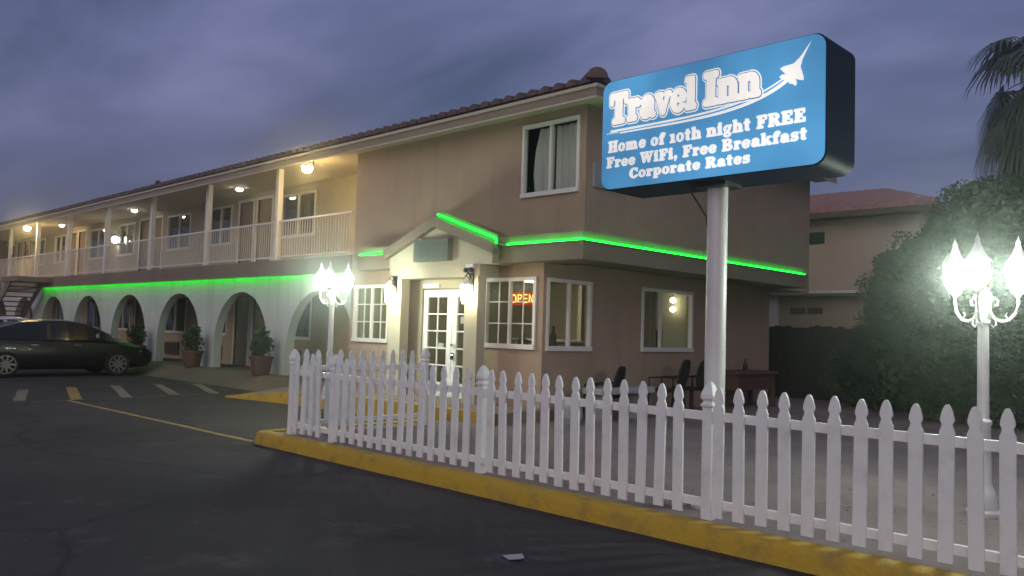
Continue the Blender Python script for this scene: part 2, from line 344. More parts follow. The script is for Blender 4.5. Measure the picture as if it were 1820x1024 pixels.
# painted markings
def stripe(name, a, b, wd, material, label, cat, group=None, axis='x'):
    q = MB(); n = 14; t = Vector((b[0] - a[0], b[1] - a[1])); L_ = t.length; t.normalize(); nn = Vector((-t.y, t.x))
    vs = []
    for i in range(n + 1):
        p = Vector(a) + t * (L_ * i / n)
        for sg in (1, -1):
            e_ = wd / 2 + random.uniform(-0.012, 0.008); vs.append((p.x + nn.x * sg * e_, p.y + nn.y * sg * e_, 0.004))
    q.add(vs, [(2 * i, 2 * i + 1, 2 * i + 3, 2 * i + 2) for i in range(n)])
    return tag(q.build(name, material), label, cat, group)
stripe('painted_line', (-16.4, 5.23), (-9.74, 5.33), 0.10, LINEY, 'long yellow painted line running from the yellow kerb nose across the asphalt', 'road marking')
SL = ['first worn cream hatch stripe, nearest the dark car rear at left', 'yellower hatch stripe beside the far end of the long yellow line', 'worn cream hatch stripe next right of the yellow hatch stripe', 'worn cream hatch stripe between two others, second from the right', 'rightmost thin cream hatch stripe close to the office kerb']
ST = [((-19.2, 5.28), (-16.6, 4.5)), ((-19.5, 6.28), (-16.4, 5.40)), ((-19.7, 7.28), (-16.6, 6.36)), ((-19.7, 8.25), (-16.8, 7.40)), ((-19.6, 9.15), (-16.8, 8.26))]
for i, (a, b) in enumerate(ST): stripe('hatch_stripe', a, b, 0.20, LINEY if i == 1 else LINEW, SL[i], 'road marking', 'hatch stripes on the asphalt')
stripe('painted_line', (-16.28, 4.1), (-16.74, 8.3), 0.06, LINEW, 'faint border line of the hatch stripes on the camera side', 'road marking')
stripe('painted_line', (-18.95, 4.4), (-19.85, 9.2), 0.06, LINEW, 'faint border line of the hatch stripes on the car side', 'road marking')

# ================================================================ MOTEL
LX0 = -14.10; FW = 10.30; BW = 11.80; XO = -14.85; XC = -8.46; XL = -47.0; YB = 18.40; FL2 = 3.05; EAVE = 5.20
mo = thing('motel_building', (-14.85, FW, 0), 'two storey tan stucco motel with arcade, balcony, gabled entrance and clay tile roof', 'building')
def part(mb, name, material, parent=None, **k): return mb.build(name, material, parent or mo, **k)

def window(axis, c, outn, u0, u1, z0, z1, mull=(0.5,), fw_=0.055, grid=None, curtain=None, glass=None, sill=True, back=None):
    """white framed window as a part: frame mesh, sub-parts pane / curtain"""
    f = MB()
    abox(f, axis, c, outn, u0 - fw_ * .6, u1 + fw_ * .6, z1 - fw_ * .4, z1 + fw_ * .7, -0.06, 0.03)
    abox(f, axis, c, outn, u0 - fw_ * .6, u1 + fw_ * .6, z0 - fw_ * (1.0 if sill else .6), z0 + fw_ * .4, -0.06, 0.05 if sill else 0.03)
    abox(f, axis, c, outn, u0 - fw_ * .6, u0 + fw_ * .4, z0 + fw_ * .4, z1 - fw_ * .4, -0.06, 0.028)
    abox(f, axis, c, outn, u1 - fw_ * .4, u1 + fw_ * .6, z0 + fw_ * .4, z1 - fw_ * .4, -0.06, 0.028)
    for mf in mull:
        um = u0 + (u1 - u0) * mf; abox(f, axis, c, outn, um - 0.022, um + 0.022, z0 + fw_ * .4, z1 - fw_ * .4, -0.05, 0.012)
    if grid:
        nu, nz = grid; segs = [u0] + [u0 + (u1 - u0) * q for q in mull] + [u1]
        for a, b in zip(segs[:-1], segs[1:]):
            for i in range(1, nu): um = a + (b - a) * i / nu; abox(f, axis, c, outn, um - 0.009, um + 0.009, z0 + fw_ * .4, z1 - fw_ * .4, -0.046, -0.026)
            for j in range(1, nz): zm = z0 + (z1 - z0) * j / nz; abox(f, axis, c, outn, a + .022, b - .022, zm - 0.009, zm + 0.009, -0.045, -0.027)
    fo = part(f, 'window', FRAME)
    p = MB(); abox(p, axis, c, outn, u0 + 0.01, u1 - 0.01, z0 + 0.01, z1 - 0.01, -0.040, -0.034); p.build('pane', glass or DARKGL, fo)
    P = (lambda u_, d, z: (u_, c + outn * d, z)) if axis == 'x' else (lambda u_, d, z: (c + outn * d, u_, z))
    for (a, b, zt, zb, m_, flare) in (curtain or []):
        q = MB(); n = max(8, int((b - a) / 0.02)); vs = []
        for i in range(n + 1):
            t = i / n; u_ = a + (b - a) * t
            d = -0.14 + 0.022 * math.sin(t * (b - a) * 44) + 0.01 * math.sin(t * (b - a) * 17 + 1)
            for zf in (0, 0.35, 0.7, 1):
                vs.append(P(u_ + flare * (t - 1) * math.sin(zf * PI * .75) * (b - a), d, zt + (zb - zt) * zf))
        q.add(vs, [(4 * i + j, 4 * i + j + 1, 4 * i + 5 + j, 4 * i + 4 + j) for i in range(n) for j in range(3)]); q.build('curtain', m_, fo, smooth=True)
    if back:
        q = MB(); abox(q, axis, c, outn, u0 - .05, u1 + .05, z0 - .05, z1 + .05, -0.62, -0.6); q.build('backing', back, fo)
    return fo
def door(axis, c, outn, u0, u1, z0, z1, material=DOORM, knob_side=1):
    d = MB(); abox(d, axis, c, outn, u0 + .012, u1 - .012, z0 + .01, z1 - .012, -0.09, -0.045)
    for (a, b) in ((0.1, 0.42), (0.5, 0.92)):      # raised panels
        abox(d, axis, c, outn, u0 + .13, u1 - .13, z0 + (z1 - z0) * a, z0 + (z1 - z0) * b, -0.043, -0.036)
    do = part(d, 'door', material)
    f = MB(); w_ = 0.085
    abox(f, axis, c, outn, u0 - w_, u0, z0, z1 + w_, -0.1, 0.022); abox(f, axis, c, outn, u1, u1 + w_, z0, z1 + w_, -0.1, 0.022); abox(f, axis, c, outn, u0, u1, z1, z1 + w_, -0.1, 0.020)
    f.build('frame', FRAME, do)
    k_ = MB(); uk = (u1 - .09) if knob_side > 0 else (u0 + .09); k_.lathe([(0.0, -.03), (.028, -.015), (.03, 0.01), (.0, .03)], (uk, c + outn * -0.02, z0 + 1.0) if axis == 'x' else (c, uk, z0 + 1.0), 8); k_.build('handle', CHROME, do)
    return do

# --- room fronts: windows and door pairs repeat every 7.4 m on both storeys
CENT = [-22.0, -29.4, -36.8, -44.2]
def room_ops(zf):
    o = []
    for c in CENT:
        o += [(c + .13, c + .93, zf, zf + 2.03), (c - .93, c - .13, zf, zf + 2.03)]
        o += [(c + 1.45, c + 3.15, zf + .88, zf + 2.0), (c - 2.85, c - 1.45, zf + .88, zf + 2.0)]
    return o
w1 = MB(); up_ops = room_ops(FL2)
wall_panel(w1, 'x', BW, -1, XL, XO, FL2, 5.42, up_ops, 0.12); part(w1, 'upper_wall', CREAM)
w2 = MB(); lo_ops = room_ops(0.30)
wall_panel(w2, 'x', BW, -1, XL, XO, 0.2, FL2 - .2, lo_ops, 0.12); part(w2, 'lower_wall', mat('warm_stucco', (0.46, 0.35, 0.22), .9, noise=(1.1, (.40, .30, .19), .4, .7), bump=(40, .4)))
for zf in (FL2, 0.30):
    for i, c in enumerate(CENT):
        door('x', BW, -1, c + .13, c + .93, zf, zf + 2.03, knob_side=-1); door('x', BW, -1, c - .93, c - .13, zf, zf + 2.03)
        cur = [(c + 1.5, c + 2.3 + .25 * (i % 2), zf + 1.98, zf + .9, CURTD, 0)] if (i + (zf > 1)) % 2 else [(c + 1.5, c + 3.1, zf + 1.98, zf + .9, CURTD, 0)]
        window('x', BW, -1, c + 1.45, c + 3.15, zf + .88, zf + 2.0, curtain=cur)
        window('x', BW, -1, c - 2.85, c - 1.45, zf + .88, zf + 2.0, curtain=[(c - 2.8, c - 2.2, zf + 1.98, zf + .9, CURTD, 0)] if i != 1 else [(c - 2.8, c - 1.5, zf + 1.98, zf + .9, CURTD, 0)])

# --- balcony slab, edge fascia, ceiling
b = MB(); b.box(XL, XO, 10.22, 10.30, 2.68, FL2 + 0.002); part(b, 'balcony_fascia', LEDGEM)
b = MB(); b.box(XL, XO, 10.302, BW - .002, 2.86, FL2 - .002); part(b, 'balcony_floor', SOFFIT)
b = MB(); b.box(XL, XO, 10.10, BW - .004, 5.30, 5.36); part(b, 'balcony_ceiling', SOFFIT)
# posts and railings
PX = [-18.08 - 3.733 * i for i in range(8)]
for x in PX:
    p = MB(); p.box(x - .07, x + .07, 10.225, 10.36, FL2, 5.30); p.box(x - .085, x + .085, 10.2215, 10.37, FL2 + .004, FL2 + .06)
    part(p, 'post', FRAME, bevel=0.006)
RX = [XO] + PX
for a, b_ in zip(RX[:-1], RX[1:]):
    x1, x0 = a - .071, b_ + .071
    tr = MB(); tr.box(x0, x1, 10.262, 10.306, FL2 + .93, FL2 + .975); ro = part(tr, 'railing', FRAME)
    br = MB(); br.box(x0, x1, 10.265, 10.303, FL2 + .07, FL2 + .105); br.build('bottom_rail', FRAME, ro)
    bl = MB(); n = int((x1 - x0) / 0.105)
    for i in range(1, n): xx = x0 + (x1 - x0) * i / n; bl.box(xx - .006, xx + .006, 10.278, 10.290, FL2 + .105, FL2 + .93)
    bl.build('baluster_screen', FRAME, ro)

# --- arcade wall with round arches
ar = MB(); AY0, AY1, ZT, ZB = 10.47, 10.70, 2.858, 0.26; AR = 1.43; ZSP = 0.90
cen = [-16.35 - 3.733 * i for i in range(9)]; x_r = XO
def arch_face(y):
    xr = LX0
    for c in cen:
        hw = AR
        ar.quad((c + hw, y, ZB), (xr, y, ZB), (xr, y, ZT), (c + hw, y, ZT))
        n = 28; pts = [(c + hw * math.cos(PI * i / n), ZSP + 1.43 * math.sin(PI * i / n)) for i in range(n + 1)]
        for (xa, za), (xb, zb) in zip(pts[:-1], pts[1:]): ar.quad((xb, y, zb), (xa, y, za), (xa, y, ZT), (xb, y, ZT))
        xr = c - hw
    ar.quad((XL, y, ZB), (xr, y, ZB), (xr, y, ZT), (XL, y, ZT))
arch_face(AY0); arch_face(AY1)
for c in cen:
    n = 28; pts = [(c + AR, ZB)] + [(c + AR * math.cos(PI * i / n), ZSP + 1.43 * math.sin(PI * i / n)) for i in range(n + 1)] + [(c - AR, ZB)]
    for (xa, za), (xb, zb) in zip(pts[:-1], pts[1:]): ar.quad((xa, AY0, za), (xa, AY1, za), (xb, AY1, zb), (xb, AY0, zb))
part(ar, 'arcade_wall', ARCHW)

# --- office block: upper box
uw = MB(); wall_panel(uw, 'x', FW, -1, XO, XC, 2.62, 5.45, [(-9.85, -8.62, 3.88, 5.06)], 0.10)
wall_panel(uw, 'y', XC, 1, FW, YB, 2.62, 5.45, [], 0.10)
wall_panel(uw, 'y', XO, -1, FW, BW, FL2, 5.45, [], 0.1)
part(uw, 'office_upper_wall', STUCCO)
window('x', FW, -1, -9.85, -8.62, 3.88, 5.06, glass=GLASS, back=DARKROOM, curtain=[(-9.22, -8.66, 5.03, 3.9, CURT, 0), (-9.60, -9.25, 5.03, 3.92, CURT, 0.40)])
q = MB(); q.box(XC + .002, XC + .05, 10.48, 11.15, 3.92, 4.32); part(q, 'wall_panel', mat('pale_panel', (.30, .31, .33), .6))
# lower office: front stands forward of the upper storey, side wall set back under the overhang
XS = -8.81; LF = 9.75; LX0 = -14.10
lw_ = MB()
wall_panel(lw_, 'x', LF, -1, LX0, XS, 0.1, 2.75, [(-13.93, -12.84, 1.27, 2.31), (-11.80, -10.20, 0.3, 2.24), (-10.11, -8.99, 1.28, 2.36)], 0.12)
wall_panel(lw_, 'x', 17.35, 1, LX0, XS, 0.1, 2.75, [], .1)
wall_panel(lw_, 'y', XS, 1, LF, 17.35, 0.1, 2.75, [(9.86, 10.93, 1.27, 2.35), (12.46, 14.11, 1.27, 2.35)], 0.12)
wall_panel(lw_, 'y', LX0, -1, LF, BW, 0.1, 2.75, [], 0.1)
part(lw_, 'office_lower_wall', STUCCO)
window('x', LF, -1, -10.11, -8.99, 1.28, 2.36, mull=(0.49,), grid=(2, 3), glass=GLASS)
window('x', LF, -1, -13.93, -12.84, 1.27, 2.31, mull=(0.5,), grid=(2, 3), glass=GLASS)
window('y', XS, 1, 9.86, 10.93, 1.27, 2.35, glass=GLASS)
window('y', XS, 1, 12.46, 14.11, 1.27, 2.35, mull=(0.36,), glass=GLASS, curtain=[(12.48, 13.10, 2.34, 1.28, CURTB, 0)])
# back and far walls close the block
bw = MB(); bw.box(XL, LX0, YB + .002, YB + .2, 0, 2.62); bw.box(XL, XC - .004, YB + .002, YB + .2, 2.621, 5.45); bw.box(LX0 - .2, LX0 - .01, BW + .01, YB, 0.05, 2.69); bw.box(XL - .2, XL - .002, FW, YB + .2, 0, 5.45)
part(bw, 'back_wall', STUCCO)
# overhang floor above the set-back side wall
of = MB(); of.box(LX0, XC - .004, FW + .004, YB, 2.70, 2.75); part(of, 'overhang_soffit', LEDGEM)
# ledge round the office
LY, LX, LZ0, LZ1 = 9.45, -7.77, 2.62, 2.88
lg = MB(); LXL = -13.5
ring = [(LXL, FW - .004), (LXL, LY), (LX, LY), (LX, YB - 1.4), (XC + .004, YB - 1.4), (XC + .004, FW - .004)]
lg.prism(ring, LZ0, LZ1, lambda a, b, d: (a, b, d)); part(lg, 'ledge', LEDGEM)
lt = MB(); 
lt.prism([(LXL - .02, LY - .02), (LX + .02, LY - .02), (LX + .02, YB - 1.4), (LX - .03, YB - 1.4), (LX - .03, LY + .03), (LXL - .02, LY + .03)], LZ1 + .001, LZ1 + .022, lambda a, b, d: (a, b, d)); part(lt, 'ledge_trim', FASC)
up_ = MB(); up_.prism([(LXL + .02, LY + .085), (LX - .085, LY + .085), (LX - .085, YB - 1.4), (LX - .13, YB - 1.4), (LX - .13, LY + .13), (LXL + .02, LY + .13)], LZ1 + .001, LZ1 + .17, lambda a, b, d: (a, b, d)); part(up_, 'ledge_glow_board', FASC)  # board added behind the light strip to catch its green glow

# --- roof
P0Y, P0Z, SL_ = 9.86, 5.40, 0.30; XE = -7.92; YR = 14.36; ZR = P0Z + (YR - P0Y) * SL_; YE2 = 2 * YR - P0Y
HX = XE - (YR - P0Y)
def roofz(x, y): return P0Z + SL_ * min(y - P0Y, YE2 - y, XE - x)
r_ = MB()
r_.add([(XL - .3, P0Y, P0Z), (XE, P0Y, P0Z), (HX, YR, ZR), (XL - .3, YR, ZR), (XE, YE2, P0Z), (XL - .3, YE2, P0Z)], [(0, 1, 2, 3), (1, 4, 2), (3, 2, 4, 5), (0, 3, 5)])
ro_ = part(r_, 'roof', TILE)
tl = MB()
def tile_run(px, py, dx, dy, L_):
    """barrel tiles laid from the eave (px,py) up the slope along (dx,dy) for L_ metres of plan"""
    n = max(1, int(L_ / 0.36)); sx, sy = -dy, dx
    for k_ in range(n):
        a0, a1 = k_ * 0.36 - 0.05, (k_ + 1) * 0.36 - 0.02
        vs = []
        for a_, rr, lift in ((a0, 0.115, 0.035), (a1, 0.092, 0.0)):
            for j in range(7):
                t = PI * j / 6; q = rr * math.cos(t); h_ = rr * 0.95 * math.sin(t)
                x, y = px + dx * a_ + sx * q, py + dy * a_ + sy * q
                vs.append((x, y, P0Z + SL_ * a_ + h_ + lift + .004))
        fs = [(j, j + 1, j + 8, j + 7) for j in range(6)]
        if k_ == 0: fs.append((0, 1, 2, 3, 4, 5, 6))
        tl.add(vs, fs)
x = XE - .2
while x > XL: tile_run(x, P0Y, 0, 1, min(YR - P0Y, max(0.4, XE - x)) if x > HX - 2 else 2.6); x -= 0.285
y = P0Y + .2
while y < YE2 - .2: tile_run(XE, y, -1, 0, max(0.4, min(y - P0Y, YE2 - y))); y += 0.285
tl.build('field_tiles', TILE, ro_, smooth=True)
hp = MB()
for k_ in range(15):
    a0, a1 = k_ * .31 - .04, (k_ + 1) * .31 + .03; vs = []
    for a_, rr, lf in ((a0, .17, .075), (a1, .14, .04)):
        for j in range(9):
            t = PI * j / 8; q = rr * math.cos(t); h_ = rr * math.sin(t)
            vs.append((XE - a_ + q * .707, P0Y + a_ + q * .707, P0Z + SL_ * a_ + h_ + lf))
    hp.add(vs, [(j, j + 1, j + 10, j + 9) for j in range(8)] + [tuple(range(9))])
hp.build('hip_tiles', TILE, ro_, smooth=True)
fa = MB()
fa.box(XL - .3, XE - .02, P0Y + .02, P0Y + .06, 5.19, 5.37); fa.box(XE - .06, XE - .02, P0Y + .062, YE2, 5.19, 5.37); part(fa, 'eave_fascia', FASC)
ft = MB()
ft.box(XL - .3, XE + .02, P0Y - .02, P0Y + .018, 5.345, 5.395); ft.box(XE - .018, XE + .02, P0Y + .02, YE2, 5.345, 5.395)
ft.box(XL - .3, XE + .004, P0Y - .004, P0Y + .018, 5.175, 5.205); ft.box(XE - .018, XE + .004, P0Y + .02, YE2, 5.175, 5.205); part(ft, 'eave_trim', TRIM)
sf = MB(); sf.box(XL - .3, XO, P0Y + .062, 10.098, 5.30, 5.335); sf.box(XO, XE - .062, P0Y + .062, FW - .004, 5.26, 5.30); sf.box(XC + .004, XE - .062, FW, YE2, 5.26, 5.30); part(sf, 'eave_soffit', SOFFIT)
sh_ = MB(); sh_.box(XL, XO, 10.3, BW, 5.364, 5.40); part(sh_, 'roof_deck', SOFFIT)
vp = MB(); vp.lathe([(.05, 0), (.05, .30), (.09, .31), (.10, .36), (.02, .42)], (-26.8, 10.9, 5.64), 10); vp.build('vent_pipe', DARKM, ro_)

# --- portico
GY = 9.20; GX0, GX1, GXM, GZ0, GZ1 = -12.36, -9.44, -10.93, 2.93, 3.46
po = MB()
# gable block
po.prism([(GX0 + .1, 2.60), (GX1 - .1, 2.60), (GX1 - .1, GZ0 - .04), (GXM, GZ1 - .06), (GX0 + .1, GZ0 - .04)], GY + .10, FW - .003, lambda a, b, d: (a, d, b))
po.box(-12.24, -9.83, GY + .10, LF - .003, 2.40, 2.597)
for x0, x1 in ((-12.23, -11.88), (-10.17, -9.86)):
    po.box(x0, x1, GY + .10, GY + .29, 0.28, 2.398)
pob = part(po, 'portico', CREAM)
pr = MB()
for (xa, za, xb, zb) in ((GX0, GZ0, GXM, GZ1), (GX1, GZ0, GXM, GZ1)):
    d = .17; sx = 1 if xb > xa else -1
    poly = [(xa, za), (xb, zb), (xb, zb - d * 1.06), (xa, za - d * 1.06)]
    pr.prism(poly, GY, GY + .098, lambda a, b_, d_: (a, d_, b_))
    # sloping roof slab behind the rake board
    pr.add([(xa, GY + .1, za), (xb, GY + .1, zb), (xb, FW - .003, zb), (xa, FW - .003, za), (xa, GY + .1, za - .03), (xb, GY + .1, zb - .03), (xb, FW - .003, zb - .03), (xa, FW - .003, za - .03)], [(0, 1, 2, 3), (4, 7, 6, 5), (0, 3, 7, 4), (0, 4, 5, 1)])
gx = GX1 - GXM; gz = GZ1 - GZ0
pr.prism([(GX1, GZ0 + .002), (GXM + .05, GZ1 - .05 * gz / gx + .002), (GXM + .05, GZ1 - .05 * gz / gx + .13), (GX1, GZ0 + .13)], GY + .10, GY + .125, lambda a, b_, d_: (a, d_, b_))  # thin board added on the right slope so the green strip has something to light
pr.build('gable_roof', LEDGEM, pob)
# inner return wall of the porch + door wall
DY = LF; DC = -11.0
dw = MB()
for x0, x1, z0, z1 in ((-12.60, DC - .80, .28, 2.61), (DC + .80, -10.165, .28, 2.61), (DC - .80, DC + .80, 2.24, 2.61)): dw.box(x0, x1, DY - .024, DY - .002, z0, z1)
dw.build('door_surround', CREAM, pob)
for sgn in (-1, 1):
    a, b = (DC - .79, DC - .008) if sgn < 0 else (DC + .008, DC + .79)
    d = MB()
    st = .125
    abox(d, 'x', DY, -1, a, a + st, .31, 2.225, -.06, -.015); abox(d, 'x', DY, -1, b - st, b, .31, 2.225, -.06, -.015)
    abox(d, 'x', DY, -1, a + st, b - st, 2.09, 2.225, -.06, -.015); abox(d, 'x', DY, -1, a + st, b - st, .31, .56, -.06, -.015)
    gx0, gx1, gz0, gz1 = a + st, b - st, .56, 2.09
    abox(d, 'x', DY, -1, (gx0 + gx1) / 2 - .012, (gx0 + gx1) / 2 + .012, gz0, gz1, -.05, -.022)
    for j in range(1, 5): zz_ = gz0 + (gz1 - gz0) * j / 5; abox(d, 'x', DY, -1, gx0, gx1, zz_ - .012, zz_ + .012, -.049, -.023)
    do = d.build('door', WHITE, mo)
    p = MB(); abox(p, 'x', DY, -1, gx0, gx1, gz0, gz1, -.04, -.034); p.build('pane', GLASS, do)
    if sgn > 0:
        h = MB(); h.lathe([(0, -.03), (.03, -.02), (.032, .01), (0, .03)], (a + .065, DY - .03, 1.24), 10); h.box(a + .035, a + .095, DY - .035, DY + .0, .98, 1.10); h.tube([(a + .06, DY - .04, 1.06), (a + .06, DY - .07, 1.06), (a + .15, DY - .07, 1.06)], .01, 6); h.build('handle', CHROME, do)
    pn = MB()
    spots = [(.30, 1.15, .15, .11)] if sgn < 0 else [(.10, 1.95, .07, .09), (.08, 1.62, .12, .12), (.33, 1.55, .12, .2)]
    for q, (ox, oz, ww, hh) in enumerate(spots): abox(pn, 'x', DY, -1, gx0 + ox, gx0 + ox + ww, oz, oz + hh, -.0335, -.030)
    pn.build('notice', PAPER if sgn < 0 else STONE, do)
cl = MB(); abox(cl, 'x', DY, -1, DC - .72, DC - .30, 2.255, 2.325, .002, .07); cl.build('door_light_box', WHITE, pob)

# --- office room seen through the glass
rm = MB()
rm.box(LX0 + .1, XS - .15, 14.2, 14.25, .3, 2.62)
rm.box(LX0 + .1, LX0 + .15, LF + .13, 14.199, .3, 2.62)
part(rm, 'room_wall', ROOMW)
rf = MB(); rf.box(LX0 + .02, XS - .01, LF + .01, 17.3, .2, .3); part(rf, 'room_floor', DARKROOM)
rc = MB(); rc.box(LX0 + .02, XS - .01, LF + .01, 17.3, 2.625, 2.66); part(rc, 'room_ceiling', ROOMW)
rb = MB(); rb.box(XS - 1.9, XS - 1.8, 12.9, 17.3, .3, 2.62); part(rb, 'inner_wall', CURTD)

# ---------------------------------------------------------------- lights on the motel
def led(name, pts, label, r=0.014):
    t = MB(); t.tube(pts, r, 8); return tag(t.build(name, LEDG), label, 'light strip', 'green light strips on the motel')
led('led_strip', [(LX - .05, YB - 1.42, LZ1 + .04), (LX - .05, LY + .05, LZ1 + .04)], 'green light strip along the side ledge behind the sign pole')
led('led_strip', [(LX - .05, LY + .04, LZ1 + .04), (GX1 + .04, LY + .04, LZ1 + .04)], 'green light strip on the front ledge above the window with the neon sign')
led('led_strip', [(GX1 + .03, GY + .05, LZ1 + .04), (GX1 + .03, GY + .05, GZ0 + .06), (GXM + .05, GY + .05, GZ1 + .035)], 'green light strip climbing the right slope of the entrance gable')
led('led_strip', [(GX0 - .02, LY + .04, LZ1 + .04), (LXL + .02, LY + .04, LZ1 + .04)], 'short green light strip on the ledge left of the entrance gable')
led('led_strip', [(LX0 - .02, 10.33, 2.74), (-36.2, 10.33, 2.74)], 'long green light strip under the balcony edge above the arches', .017)

def ceiling_light(x, label):
    t = thing('ceiling_light', (x, 11.0, 5.30), label, 'ceiling light', 'small lights under the balcony ceiling')
    a = MB(); a.lathe([(.12, 0), (.12, -.03), (.10, -.035)], (x, 11.0, 5.298), 16); a.build('base', FRAME, t)
    b_ = MB(); b_.lathe([(.095, -.036), (.09, -.07), (.05, -.10), (.0, -.105)], (x, 11.0, 5.298), 16); b_.build('diffuser', CEILL, t, smooth=True)
ceiling_light(-21.5, 'round ceiling light over the balcony nearest the office block')
ceiling_light(-28.9, 'middle round ceiling light over the balcony')
ceiling_light(-36.3, 'farthest round ceiling light over the balcony at left')
def flood(x, label):
    t = thing('dome_lamp', (x, 10.02, 5.30), label, 'lamp', 'bright yellow lamps at the balcony eave')
    a = MB(); a.tube([(x + .02, 10.02, 5.30), (x + .05, 10.0, 5.2), (x + .24, 9.98, 5.26), (x + .26, 9.98, 5.12), (x + .16, 9.98, 5.05)], .018, 6); a.lathe([(.06, 0), (.06, -.02)], (x + .02, 10.02, 5.30), 10); a.build('bracket', DARKM, t)
    s = MB(); s.lathe([(.05, .09), (.12, .07), (.14, .0), (.135, .0)], (x, 9.98, 5.10), 14); s.build('shade', FRAME, t, smooth=True)
    g_ = MB(); g_.lathe([(.11, -.002), (.115, -.05), (.08, -.11), (.0, -.135)], (x, 9.98, 5.10), 14); g_.build('bulb', WARM, t, smooth=True)
flood(-16.35, 'glaring yellow dome lamp at the eave just left of the office block')
flood(-37.1, 'glaring yellow dome lamp at the far left end of the balcony eave')
t = thing('wall_lantern', (-32.25, BW, 4.55), 'round white wall light glowing on the balcony back wall', 'wall light')
a = MB(); a.box(-32.40, -32.10, BW - .04, BW - .002, 4.32, 4.86); a.build('plate', DARKM, t)
a = MB(); a.lathe([(.0, -.13), (.09, -.10), (.13, 0), (.09, .10), (.0, .13)], (-32.25, BW - .17, 4.50), 14); a.build('globe', CEILL, t, smooth=True)
a = MB(); a.lathe([(.12, .0), (.12, .03), (.03, .08)], (-32.25, BW - .17, 4.64), 12); a.build('cap', DARKM, t)

def wall_lantern(x, label):
    y, z = GY + .10, 2.12
    t = thing('wall_lantern', (x, y, z), label, 'wall light', 'glowing lanterns on the entrance piers')
    a = MB(); a.box(x - .055, x + .055, y - .025, y - .002, z + .02, z + .34); a.tube([(x, y - .02, z + .30), (x, y - .10, z + .33), (x, y - .14, z + .26)], .012, 6)
    for s in (-1, 1): a.tube([(x + .01 * s, y - .03, z + .22), (x + .06 * s, y - .10, z + .30), (x + .075 * s, y - .12, z + .20), (x + .05 * s, y - .12, z + .15)], .009, 6)
    a.build('bracket', DARKM, t)
    c = MB(); c.lathe([(.09, .0), (.085, .025), (.03, .09), (.012, .11), (.0, .14)], (x, y - .14, z + .13), 6); c.build('cap', FRAME, t)
    g_ = MB(); g_.lathe([(.035, -.17), (.06, -.15), (.078, .12), (.075, .13)], (x, y - .14, z), 6); g_.build('glass', LANT, t)
wall_lantern(-12.06, 'glowing lantern on the left entrance pier')
wall_lantern(-10.01, 'glowing lantern on the right entrance pier')
t = thing('emergency_light', (-9.86, GY + .12, 2.5), 'twin headed emergency light above the right entrance lantern', 'emergency light')
a = MB(); a.box(-10.10, -9.92, GY + .03, GY + .097, 2.52, 2.60); a.build('box', FRAME, t)
a = MB()
for s in (-1, 1): a.lathe([(.045, -.02), (.055, .02), (.03, .06)], (-10.01 + .06 * s, GY + .02, 2.48), 10)
a.build('lamp_head', DARKM, t)

# entrance sign plate
t = thing('entrance_sign', (-10.95, GY + .1, 2.7), 'faded grey green sign box on the entrance gable', 'sign')
a = MB(); a.box(-11.42, -10.50, GY - .03, GY + .097, 2.68, 3.06); a.build('box', GREYP, t, bevel=.01)
a = MB(); a.box(-11.37, -10.55, GY - .034, GY - .0305, 2.73, 3.01); a.build('face', mat('faded_face', (0.085, 0.105, 0.085), .6, noise=(6, (0.11, 0.13, 0.105), .4, .7)), t)

